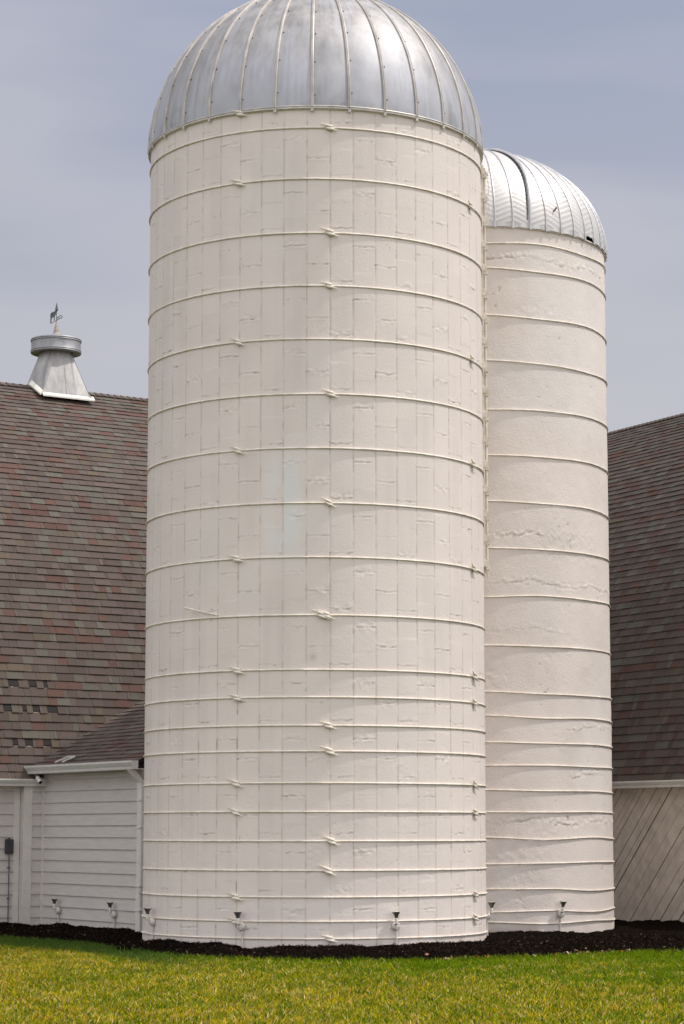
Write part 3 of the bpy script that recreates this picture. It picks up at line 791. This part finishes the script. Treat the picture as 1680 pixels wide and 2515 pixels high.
def deck(P, d, nout, u, z, s0, s1, thick=0.05):
    b = MB(); vs = []
    for s in (s0, s1):
        for uu, zz_ in zip(u, z): vs.append(P + d * s - nout * uu + UP * zz_)
    for s in (s0, s1):
        for uu, zz_ in zip(u, z): vs.append(P + d * s - nout * (uu + 0.02) + UP * (zz_ - thick))
    n_ = len(u); fs = []
    for i in range(n_ - 1):
        fs.append((i, i + 1, n_ + i + 1, n_ + i)); fs.append((2 * n_ + i + 1, 2 * n_ + i, 3 * n_ + i, 3 * n_ + i + 1))
        fs.append((i + 1, i, 2 * n_ + i, 2 * n_ + i + 1)); fs.append((n_ + i, n_ + i + 1, 3 * n_ + i + 1, 3 * n_ + i))
    fs.append((0, n_, 3 * n_, 2 * n_)); fs.append((n_ - 1, 3 * n_ - 1, 4 * n_ - 1, 2 * n_ - 1))
    b.add(vs, fs); return b

def clapboards(b, P, d, nout, s0, s1, z0, z1, off=0.0, expo=0.179, zb=0.40):
    k0 = math.floor((z0 - zb) / expo); z = zb + k0 * expo
    while z < z1 - 0.005:
        a_ = max(z, z0); c = min(z + expo, z1)
        fa = 0.024 - 0.021 * (a_ - z) / expo; fc = 0.024 - 0.021 * (c - z) / expo
        P0 = P + nout * off
        vs = [P0 + d * s0 + UP * a_ + nout * fa, P0 + d * s1 + UP * a_ + nout * fa, P0 + d * s1 + UP * c + nout * fc, P0 + d * s0 + UP * c + nout * fc,
              P0 + d * s0 + UP * a_, P0 + d * s1 + UP * a_]
        b.add(vs, [(0, 1, 2, 3), (5, 4, 1), (4, 0, 1), (4, 3, 0), (5, 1, 2)])
        z += expo

def gutter(P, d, nout, s0, s1, z0, z1, depth=0.11, uoff=0.0):
    """ogee-like gutter: profile extruded along the eave"""
    b = MB(); h = z1 - z0
    pr = [(0.0, 0.0), (depth * 0.55, 0.0), (depth * 0.62, h * 0.30), (depth * 0.92, h * 0.68), (depth, h * 0.80), (depth, h), (depth - 0.012, h), (depth - 0.012, h * 0.82), (depth * 0.5, 0.012), (0.012, 0.012), (0.012, h), (0.0, h)]
    vs = []
    for s in (s0, s1):
        for (o_, zz_) in pr: vs.append(P + d * s + nout * (uoff + o_) + UP * (z0 + zz_))
    n_ = len(pr); fs = [(i, (i + 1) % n_, n_ + (i + 1) % n_, n_ + i) for i in range(n_)]
    b.add(vs, fs)
    for s in (s0, s1):
        b.frame_box(P, d, nout, UP, (s - 0.002, s + 0.002) if s == s0 else (s - 0.002, s + 0.002), (uoff, uoff + depth), (z0 + 0.0, z1 - 0.002))
    return b

def ridge_caps(P, d, nout, u, z, s0, s1, seed):
    rnd = random.Random(seed); b = MB(); s = s0
    top = P - nout * u[-1] + UP * z[-1]
    while s < s1:
        c = shingle_col(rnd); lift = 0.02
        for sg in (1, -1):
            sl = (nout * sg * 0.86 + UP * -0.5).normalized()
            A = top + d * s + UP * (0.012 + lift); B = top + d * (s + 0.17) + UP * 0.014
            b.add([A, B, B + sl * 0.15, A + sl * 0.15, A - UP * 0.02, A + sl * 0.15 - UP * 0.02], [(0, 1, 2, 3), (0, 3, 5, 4)], c)
        s += 0.14
    return b

EZ, RZ, HW = 2.37, 9.76, 4.87
u_, z_ = arch_profile(-0.15, EZ, HW, RZ, 77, 33, flare=0.07)

# ---- left barn
barn = thing('barn', 'left barn with a curved brown shingle roof and a metal ventilator on its ridge', 'barn', PL)
miss = [(3.912, [(-0.116, 0.065), (0.246, 0.387), (0.512, 0.578)]), (3.507, [(-0.254, -0.111), (0.081, 0.155), (0.262, 0.386), (0.519, 0.703)]),
        (2.961, [(-0.154, -0.064), (0.059, 0.198), (0.38, 0.521)])]
roof = deck(PL, dL, nL, u_, z_ - 0.002, -7, 8.0).build('roof', M_roofdeck, barn)
shingles(PL, dL, nL, u_, z_, -4.5, 8.0, 0.143, 11, miss).build('shingles', M_shingle, roof, colors=True)
# far slope
PLf = PL - nL * (2 * HW)
deck(PLf, dL, -nL, u_, z_ - 0.002, -7, 8.0).build('far_slope', M_roofdeck, roof)
ridge_caps(PL, dL, nL, u_, z_, -4.5, 8.0, 5).build('ridge_cap', M_shingle, roof, colors=True)
b = MB()
clapboards(b, PL, dL, nL, -7, -0.14, -0.05, EZ - 0.08)
b.frame_box(PL, dL, nL, UP, (-7, 8.0), (-0.15, 0.0), (-0.05, EZ - 0.08))
for s in (-7, 7.85):                                       # gable ends
    pts = [(0.0, -0.05)] + [(max(a1, 0.0), b1 - 0.06) for a1, b1 in zip(u_, z_) if b1 > EZ + 0.1]
    pts2 = pts + [(2 * HW - a1, b1) for a1, b1 in pts[::-1]]
    vs = [PL + dL * s - nL * a1 + UP * b1 for a1, b1 in pts2] + [PL + dL * (s + 0.12) - nL * a1 + UP * b1 for a1, b1 in pts2]
    n_ = len(pts2); b.add(vs, [tuple(range(n_)), tuple(range(2 * n_ - 1, n_ - 1, -1))] + [(i, n_ + i, n_ + (i + 1) % n_, (i + 1) % n_) for i in range(n_)])
b.frame_box(PL - nL * (2 * HW), dL, nL, UP, (-7, 8.0), (0, 0.15), (-0.05, EZ - 0.05))
b.build('wall', M_siding, barn)
b = MB(); b.frame_box(PL, dL, nL, UP, (-0.155, -0.055), (0.0, 0.028), (-0.05, EZ - 0.1))
b.build('corner_board', M_trim, barn)
b = MB(); b.frame_box(PL, dL, nL, UP, (-7, 0.35), (0.0, 0.026), (EZ - 0.16, EZ - 0.101)); b.build('frieze_board', M_trim, barn)
gutter(PL, dL, nL, -7, 0.40, EZ - 0.10, EZ + 0.015, 0.10, 0.16).build('gutter', M_gutter, barn)
b = MB(); b.frame_box(PL, dL, nL, UP, (-7, 0.38), (0.0, 0.16), (EZ - 0.088, EZ - 0.070)); b.build('soffit', M_trim, barn)
# shallow boxed bay between barn and wing
b = MB(); PB = PL + nL * 0.14
b.frame_box(PL, dL, nL, UP, (-0.045, 0.42), (0.0, 0.14), (-0.05, EZ - 0.09))
clapboards(b, PL + nL * 0.14, dL, nL, 0.10, 0.26, -0.05, EZ - 0.09)
bay = b.build('wall_bay', M_siding, barn)
b = MB()
b.frame_box(PB, dL, nL, UP, (-0.05, 0.095), (0.001, 0.026), (-0.05, EZ - 0.10)); b.build('corner_board', M_trim, bay)
b = MB(); b.frame_box(PB, dL, nL, UP, (0.262, 0.37), (0.001, 0.026), (-0.05, EZ - 0.10)); b.build('corner_board', M_trim, bay)

# ---- roof ventilator with weather vane
vc = PL - nL * HW + dL * 1.62 + Vector((0, 0, 0))
# place the ventilator on the ridge, straight below its hood
vx, vy = -5.36, 42.62
k = (Vector((vx, vy, 0)) - PL).dot(dL)
vc = PL - nL * HW + dL * k
vent = bpy.data.objects.new('roof_ventilator', None); C.objects.link(vent); vent.parent = barn
vent.location = Vector((vc.x, vc.y, RZ)) - world_origin(barn)
tag(vent, 'round galvanised ventilator with a cow weather vane')
b = MB(); hw = 0.485
n8 = 16; lo = []; hi = []
for i in range(n8):
    q = 2 * math.pi * i / n8 + math.pi / 4
    dx_, dy_ = math.cos(q), math.sin(q); s_ = hw / max(abs(dx_), abs(dy_))
    off = (abs(dy_) * s_)
    lo.append(vc + dL * dx_ * s_ - nL * dy_ * s_ + UP * (RZ + 0.06 - off * 0.52))
    hi.append(vc + dL * dx_ * 0.30 - nL * dy_ * 0.30 + UP * 10.44)
b.add(lo + hi, [(i, (i + 1) % n8, n8 + (i + 1) % n8, n8 + i) for i in range(n8)] + [tuple(range(n8))[::-1], tuple(range(n8, 2 * n8))])
for i in (0, 4, 8, 12, 2, 6, 10, 14):
    b.tube([lo[i] + (lo[i] - vc - UP * RZ).normalized() * 0.002, hi[i]], 0.006, 5)
b.build('base', M_cupola, vent)
b = MB(); prev = []
for sg in (1, -1):
    f0 = vc + nL * sg * (hw + 0.0) + UP * (RZ + 0.06 - hw * 0.52)
    for t0, t1, ds in ((-hw - 0.02, hw + 0.07, 0),):
        sl = (nL * sg * 0.84 - UP * 0.54)
        A = f0 + dL * t0; B = f0 + dL * t1
        q = [A + UP * 0.035 - nL * sg * 0.02, B + UP * 0.035 - nL * sg * 0.02, B + sl * 0.065, A + sl * 0.065]
        b.add(q + [p - UP * 0.03 for p in q], [(0, 1, 2, 3), (7, 6, 5, 4), (0, 4, 5, 1), (3, 2, 6, 7), (0, 3, 7, 4), (1, 5, 6, 2)])
for sg in (1, -1):
    for sn in (1, -1):
        top = vc + dL * sg * (hw - 0.0) + UP * (RZ + 0.13); end = vc + dL * sg * (hw) + nL * sn * (hw + 0.02) + UP * (RZ + 0.10 - hw * 0.52)
        o_ = dL * sg * 0.06
        q = [top, end, end + o_ - UP * 0.06, top + o_ - UP * 0.07]
        b.add(q + [p - UP * 0.03 for p in q], [(0, 1, 2, 3), (7, 6, 5, 4), (0, 4, 5, 1), (3, 2, 6, 7), (0, 3, 7, 4), (1, 5, 6, 2)])
b.build('flashing', M_flash, vent)
b = MB(); c0 = (vc.x, vc.y, 0)
prof = [(0.44, 10.44), (0.468, 10.435), (0.475, 10.45), (0.468, 10.465), (0.476, 10.478), (0.464, 10.495), (0.462, 10.64), (0.475, 10.655), (0.468, 10.67), (0.477, 10.685), (0.462, 10.705), (0.20, 10.775), (0.10, 10.80), (0.06, 10.83), (0.052, 10.85), (0.0501, 10.851), (0.0500, 10.80), (0.19, 10.76), (0.44, 10.69)]
b.lathe(prof, 40, c0)
b.build('hood', M_hood, vent, smooth=True)
b = MB(); b.lathe([(0.10, 10.795), (0.062, 10.83), (0.055, 10.85), (0.014, 11.04), (0.010, 11.06)], 16, c0); b.build('spire', M_spire, vent, smooth=True)
b = MB(); VD = Vector((0.84, -0.54, 0)).normalized(); NV = Vector((0.54, 0.84, 0))
b.tube([(vc.x, vc.y, 11.03), (vc.x, vc.y, 11.27)], 0.007, 6)
b.lathe([(0.006, 11.245), (0.03, 11.275), (0.03, 11.285), (0.004, 11.415)], 12, c0)
def flat(b, pts, th=0.006):
    v1 = [vc + VD * p + UP * q + NV * th for p, q in pts]; v2 = [vc + VD * p + UP * q - NV * th for p, q in pts]; n_ = len(pts)
    b.add(v1 + v2, [tuple(range(n_)), tuple(range(2 * n_ - 1, n_ - 1, -1))] + [(i, (i + 1) % n_, n_ + (i + 1) % n_, n_ + i) for i in range(n_)])
b.tube([vc - VD * 0.15 + UP * 11.03, vc + VD * 0.13 + UP * 11.12], 0.006, 6)
b.tube([vc + VD * 0.0 + UP * 11.12, vc + VD * 0.10 + UP * 11.165], 0.005, 6)
b.tube([vc + VD * 0.10 + UP * 11.165, vc + VD * 0.14 + UP * 11.135, vc + VD * 0.11 + UP * 11.10], 0.008, 5)
for q in (0.02, 0.045, 0.07): b.tube([vc + VD * q + UP * (11.08 + q * .3), vc + VD * q + UP * (11.13 + q * .4)], 0.004, 5)
flat(b, [(-0.005, 11.27), (-0.05, 11.255), (-0.135, 11.235), (-0.148, 11.20), (-0.143, 11.13), (-0.148, 11.05), (-0.130, 11.05), (-0.122, 11.12), (-0.10, 11.15), (-0.065, 11.145), (-0.062, 11.08), (-0.05, 11.08), (-0.045, 11.16), (-0.02, 11.20), (0.0, 11.215)])
b.build('weather_vane', M_vane, vent)

# ---- wing
WZ = 2.575
wing = thing('barn_wing', 'low white clapboard side building with a shingle roof, between left barn and large silo', 'side building', PW)
uw = np.array([-0.215, 0.05, 0.45, 0.9, 2.15]); zw = np.array([WZ, WZ + 0.13, WZ + 0.33, WZ + 0.57, WZ + 1.24])
uwf = np.linspace(-0.215, 2.15, 40); zwf = np.interp(uwf, uw, zw)
wroof = deck(PW, dW, nW, uwf, zwf - 0.002, -3.2, 3.60).build('roof', M_roofdeck, wing)
shingles(PW, dW, nW, uwf, zwf, -3.0, 3.60, 0.143, 77).build('shingles', M_shingle, wroof, colors=True)
WT = 3.3
deck(PW - nW * WT, dW, -nW, np.array([-0.1, WT - 2.15]), np.array([WZ, WZ + 1.24]), 0.0, 3.60).build('far_slope', M_roofdeck, wroof)
b = MB()
clapboards(b, PW, dW, nW, 0.0, 3.52, -0.05, WZ - 0.115)
b.frame_box(PW, dW, nW, UP, (-0.4, 3.52), (-0.12, 0.0), (-0.05, WZ - 0.03))
Pe = PW + dW * 3.52
clapboards(b, Pe, -nW, dW, 0.0, WT, -0.05, WZ - 0.115)
b.frame_box(Pe, -nW, dW, UP, (0.0, WT), (-0.12, -0.001), (-0.05, WZ - 0.03))
gv = [Pe + UP * (WZ - 0.1), Pe - nW * WT + UP * (WZ - 0.1), Pe - nW * 2.15 + UP * (WZ + 1.16)]
b.add(gv + [p - dW * 0.1 for p in gv], [(0, 1, 2), (5, 4, 3), (0, 3, 4, 1), (1, 4, 5, 2), (2, 5, 3, 0)])
b.frame_box(PW - nW * WT, dW, nW, UP, (-0.4, 3.52), (0.0, 0.12), (-0.05, WZ - 0.03))
b.build('wall', M_siding, wing)
b = MB()
b.frame_box(PW, dW, nW, UP, (-0.02, 0.035), (0.0, 0.028), (-0.05, WZ - 0.12)); b.build('corner_board', M_trim, wing)
b = MB(); b.frame_box(PW, dW, nW, UP, (3.44, 3.548), (0.0, 0.03), (-0.05, WZ - 0.12)); b.build('corner_board', M_trim, wing)
b = MB(); b.frame_box(PW, dW, nW, UP, (-0.1, 3.58), (0.0, 0.20), (WZ - 0.112, WZ - 0.095)); b.build('soffit', M_trim, wing)
gutter(PW, dW, nW, -0.42, 3.70, WZ - 0.11, WZ + 0.015, 0.11, 0.225).build('gutter', M_gutter, wing)
b = MB()
dp = PW + dW * 3.50 + nW * 0.065
path = [dp + nW * 0.16 + dW * -0.02 + UP * (WZ - 0.09), dp + nW * 0.15 + dW * -0.02 + UP * (WZ - 0.13), dp + UP * (WZ - 0.30), dp + dW * 0.012 + UP * (WZ - 0.45), dp + dW * 0.012 + UP * 0.68, dp + UP * 0.64, dp + UP * 0.05]
for p, q in zip(path[:-1], path[1:]):
    ax = (q - p).normalized()
    a1 = dW * 0.062; a2 = nW * 0.050
    vs = []
    for P0 in (p, q):
        for sx, sy in ((-1, -.6), (-.7, -1), (.7, -1), (1, -.6), (1, .6), (.7, 1), (-.7, 1), (-1, .6)): vs.append(P0 + a1 * sx + a2 * sy)
    b.add(vs, [(i, (i + 1) % 8, 8 + (i + 1) % 8, 8 + i) for i in range(8)] + [tuple(range(8))[::-1], tuple(range(8, 16))])
ds = b.build('downspout', M_gutter, wing)
b = MB()
for zz_ in (2.02, 1.62, 0.77, 0.42):
    b = MB(); b.frame_box(dp + UP * zz_ + dW * 0.008, dW, nW, UP, (-0.070, 0.070), (-0.058, 0.058), (-0.012, 0.012)); b.build('strap', M_gutter, ds)
# small open frame lying on the wing roof just above the gutter
b = MB(); fo = PW + dW * 1.05 + nW * 0.27 + UP * (WZ + 0.045)
T = (-nW * 0.9 + UP * 0.36).normalized(); Nn = (nW * 0.36 + UP * 0.9).normalized()
b.frame_box(fo, dW, T, Nn, (0.0, 0.022), (0, 0.24), (0, 0.02)); b.frame_box(fo, dW, T, Nn, (0.24, 0.262), (0, 0.24), (0, 0.02)); b.frame_box(fo, dW, T, Nn, (0.022, 0.24), (0.218, 0.24), (0, 0.02))
b.build('roof_frame', M_gutter, wroof)

# ---- right barn
barn2 = thing('barn', 'barn on the right with a tall dark curved shingle roof over slanting white boards', 'barn', PR)
S0, S1_ = -9.0, 9.0
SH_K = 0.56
roof2 = deck(PR, dRb, nRb, u_, z_ - 0.002, S0, S1_).build('roof', M_roofdeck, barn2)
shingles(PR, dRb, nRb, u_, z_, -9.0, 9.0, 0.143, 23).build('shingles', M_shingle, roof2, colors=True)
deck(PR - nRb * (2 * HW), dRb, -nRb, u_, z_ - 0.002, S0, S1_).build('far_slope', M_roofdeck, roof2)
ridge_caps(PR, dRb, nRb, u_, z_, S0, S1_, 9).build('ridge_cap', M_shingle, roof2, colors=True)
b = MB()
b.frame_box(PR, dRb, nRb, UP, (S0, S1_), (-0.15, -0.025), (-0.05, EZ - 0.08))
for s in (S0, S1_ - 0.15):
    pts = [(0.0, -0.05)] + [(max(a1, 0.0), b1 - 0.06) for a1, b1 in zip(u_, z_) if b1 > EZ + 0.1]
    pts2 = pts + [(2 * HW - a1, b1) for a1, b1 in pts[::-1]]
    vs = [PR + dRb * s - nRb * (a1 + 0.03) + UP * b1 for a1, b1 in pts2] + [PR + dRb * (s + 0.12) - nRb * (a1 + 0.03) + UP * b1 for a1, b1 in pts2]
    n_ = len(pts2); b.add(vs, [tuple(range(n_)), tuple(range(2 * n_ - 1, n_ - 1, -1))] + [(i, n_ + i, n_ + (i + 1) % n_, (i + 1) % n_) for i in range(n_)])
b.frame_box(PR - nRb * (2 * HW), dRb, nRb, UP, (S0, S1_), (0, 0.15), (-0.05, EZ - 0.05))
b.build('wall', M_gap, barn2)
# slanting boards, clipped to the wall strip (s right is towards the camera, boards rise to the right)
b = MB(); rnd = random.Random(4)
ZB, ZT = 0.085, EZ - 0.09
c = -12.0
def clip(poly, f):
    o_ = []
    for i in range(len(poly)):
        p, q = poly[i], poly[(i + 1) % len(poly)]; fp, fq = f(p), f(q)
        if fp >= 0: o_.append(p)
        if fp * fq < 0:
            t_ = fp / (fp - fq); o_.append((p[0] + (q[0] - p[0]) * t_, p[1] + (q[1] - p[1]) * t_))
    return o_
while c < 9.5:
    wv = rnd.choice([0.16, 0.20, 0.24, 0.27, 0.33]); gp = rnd.choice([0.016, 0.020, 0.026])
    sl = 1.03
    poly = [(c + gp, ZB - 1), (c + wv, ZB - 1), (c + wv + (ZT + 2 - ZB) * 1 / sl, ZT + 1), (c + gp + (ZT + 2 - ZB) / sl, ZT + 1)]
    zb_ = ZB + rnd.uniform(-0.012, 0.012)
    poly = clip(poly, lambda p: p[1] - zb_); poly = clip(poly, lambda p: ZT - p[1]) if poly else poly
    poly = clip(poly, lambda p: p[0] - S0) if poly else poly; poly = clip(poly, lambda p: S1_ - p[0]) if poly else poly
    if poly and len(poly) > 2:
        of = rnd.uniform(-0.003, 0.004); tl = rnd.uniform(-0.006, 0.006)
        n_ = len(poly)
        v1 = [PR + dRb * p[0] + UP * p[1] + nRb * (of + tl * (p[0] - p[1] / sl - c)) for p in poly]; v2 = [p - nRb * 0.02 for p in v1]
        b.add(v1 + v2, [tuple(range(n_)), tuple(range(2 * n_ - 1, n_ - 1, -1))] + [(i, n_ + i, n_ + (i + 1) % n_, (i + 1) % n_) for i in range(n_)])
    c += wv
b.build('slanting_boards', M_boards, barn2)
b = MB(); b.frame_box(PR, dRb, nRb, UP, (S0, S1_), (0.0, 0.17), (EZ - 0.09, EZ - 0.072)); b.build('soffit', M_trim, barn2)
gutter(PR, dRb, nRb, S0, S1_, EZ - 0.10, EZ + 0.012, 0.10, 0.16).build('gutter', M_gutter, barn2)

# ------------------------------------------------------------------ floodlights
def make_lamp():
    r = thing('floodlight', 'x', 'floodlight')
    b = MB()
    M = Matrix.Rotation(R_(90), 3, 'X')
    b.lathe([(0.004, 0.0), (0.046, 0.0), (0.055, 0.016), (0.055, 0.042), (0.042, 0.058), (0.012, 0.064)], 20, (0, -0.005, 0), M)
    b.m = 1
    for a_ in (0.6, 2.5, 3.9, 5.6): b.tube([(0.034 * math.cos(a_), -0.055, 0.034 * math.sin(a_)), (0.034 * math.cos(a_), -0.066, 0.034 * math.sin(a_))], 0.006, 6)
    b.build('junction_box', [M_lampwhite, M_bulb], r, smooth=True, local=True)
    b = MB(); b.tube([(-0.005, -0.06, 0.02), (-0.012, -0.085, 0.035)], 0.012, 8)
    b.lathe([(0.014, 0.025), (0.021, 0.03), (0.0225, 0.105), (0.020, 0.11)], 14, (-0.014, -0.09, 0)); b.build('lamp_holder', M_lampwhite, r, smooth=True, local=True)
    b = MB(); b.lathe([(0.022, 0.105), (0.0235, 0.107), (0.0235, 0.117), (0.022, 0.119)], 14, (-0.014, -0.09, 0)); b.build('collar', M_black, r, smooth=True, local=True)
    b = MB(); b.lathe([(0.020, 0.116), (0.024, 0.125), (0.047, 0.168), (0.055, 0.178), (0.055, 0.182), (0.050, 0.182)], 20, (-0.014, -0.09, 0)); bl_ = b.build('bulb', M_bulb, r, smooth=True, local=True)
    b = MB(); b.lathe([(0.002, 0.190), (0.03, 0.188), (0.050, 0.1825), (0.0545, 0.180), (0.0545, 0.178)], 20, (-0.014, -0.09, 0)); b.build('lens', M_lens, bl_, smooth=True, local=True)
    b = MB(); b.tube([(0.002, -0.022, -0.045), (0.002, -0.022, -0.07), (0.002, -0.022, -0.42)], [0.016, 0.0125, 0.0125], 8); b.build('conduit', M_lampwhite, r, smooth=True, local=True)
    return r
def copy_tree(o, parent=None):
    c = o.copy(); C.objects.link(c)
    if parent is not None: c.parent = parent
    for ch in list(o.children): copy_tree(ch, c)
    return c
lamp0 = make_lamp()
def on_silo(S, R, phd, z): p = phi_pt(S, R_(phd), R, z); return p, R_(phd)
pw1 = PW + dW * 0.79 + nW * 0.024; pw2 = PW + dW * 2.66 + nW * 0.024
rw = math.atan2(nW.x, -nW.y)       # -Y local turned to the wall's outward side
spots = [((pw1.x, pw1.y, 0.345), rw, 'upturned floodlight at the left end of the clapboard wall'),
         ((pw2.x, pw2.y, 0.335), rw, 'upturned floodlight on the clapboard wall beside the downspout'),
         (*on_silo(S1, R1, -64.2, 0.385), 'upturned floodlight at the left foot of the large silo, beside the downspout'),
         (*on_silo(S1, R1, -22.5, 0.37), 'upturned floodlight on the large silo front, left of its middle, by a hoop clamp'),
         (*on_silo(S1, R1, 26.5, 0.37), 'upturned floodlight on the large silo front, right of its middle'),
         (*on_silo(S1, R1, 93, 0.42), 'upturned floodlight at the right edge of the large silo, in the gap between both silos'),
         (*on_silo(S2, R2, 32.0, 0.37), 'upturned floodlight on the front of the smaller silo')]
for i, (loc, rz, lab) in enumerate(spots):
    o = lamp0 if i == 0 else copy_tree(lamp0)
    o.location = loc; o.rotation_euler = (R_(random.uniform(-2, 2)), R_(random.uniform(-5, 5)), rz)
    tag(o, lab, 'floodlight', 'floodlights along the foot of the walls')

# ------------------------------------------------------------------ outlet box, camera on the barn
bx = thing('outlet_box', 'dark grey outlet box with a conduit on the barn wall at the far left', 'outlet box', PL + dL * -0.24 + nL * 0.016 + UP * 1.2)
b = MB(); b.frame_box(PL + nL * 0.018, dL, nL, UP, (-0.31, -0.175), (0.0, 0.075), (1.215, 1.445)); o = b.build('box', M_box, bx)
md = o.modifiers.new('bevel', 'BEVEL'); md.width = 0.02; md.segments = 3
b = MB(); b.tube([PL + dL * -0.24 + nL * 0.05 + UP * 1.44, PL + dL * -0.24 + nL * 0.05 + UP * 1.465], 0.014, 8); b.build('cap', M_box, bx)
b = MB(); b.tube([PL + dL * -0.235 + nL * 0.045 + UP * 1.215, PL + dL * -0.235 + nL * 0.045 + UP * 0.03], 0.011, 8)
cd = b.build('conduit', M_conduit, bx, smooth=True)
b = MB()
for zz_ in (1.0, 0.52):
    b = MB(); b.frame_box(PL + dL * -0.235 + nL * 0.018 + UP * zz_, dL, nL, UP, (-0.02, 0.02), (0.0, 0.042), (-0.01, 0.01)); b.build('strap', M_conduit, cd)

cp = Vector((-4.775, 36.72, 2.365))
sc_ = thing('security_camera', 'small white security camera hanging at the corner of the two gutters', 'security camera', cp)
ax = Vector((0.45, -0.6, -0.62)).normalized()
b = MB(); b.tube([cp - ax * 0.075, cp - ax * 0.07, cp + ax * 0.055], [0.022, 0.033, 0.033], 14); b.build('housing', M_camera, sc_, smooth=True)
b = MB(); b.tube([cp + ax * 0.0555, cp + ax * 0.062], 0.029, 14); b.build('lens', M_black, sc_, smooth=True)
b = MB(); b.tube([cp - ax * 0.05, cp + Vector((0.03, 0.10, 0.03)), cp + Vector((0.06, 0.30, 0.03))], 0.008, 6); b.build('mount', M_camera, sc_, smooth=True)
b = MB(); b.tube([cp - ax * 0.06, cp + Vector((-0.07, 0.02, 0.09)), cp + Vector((-0.12, 0.05, 0.17))], 0.004, 5); b.build('cable', M_camera, sc_)
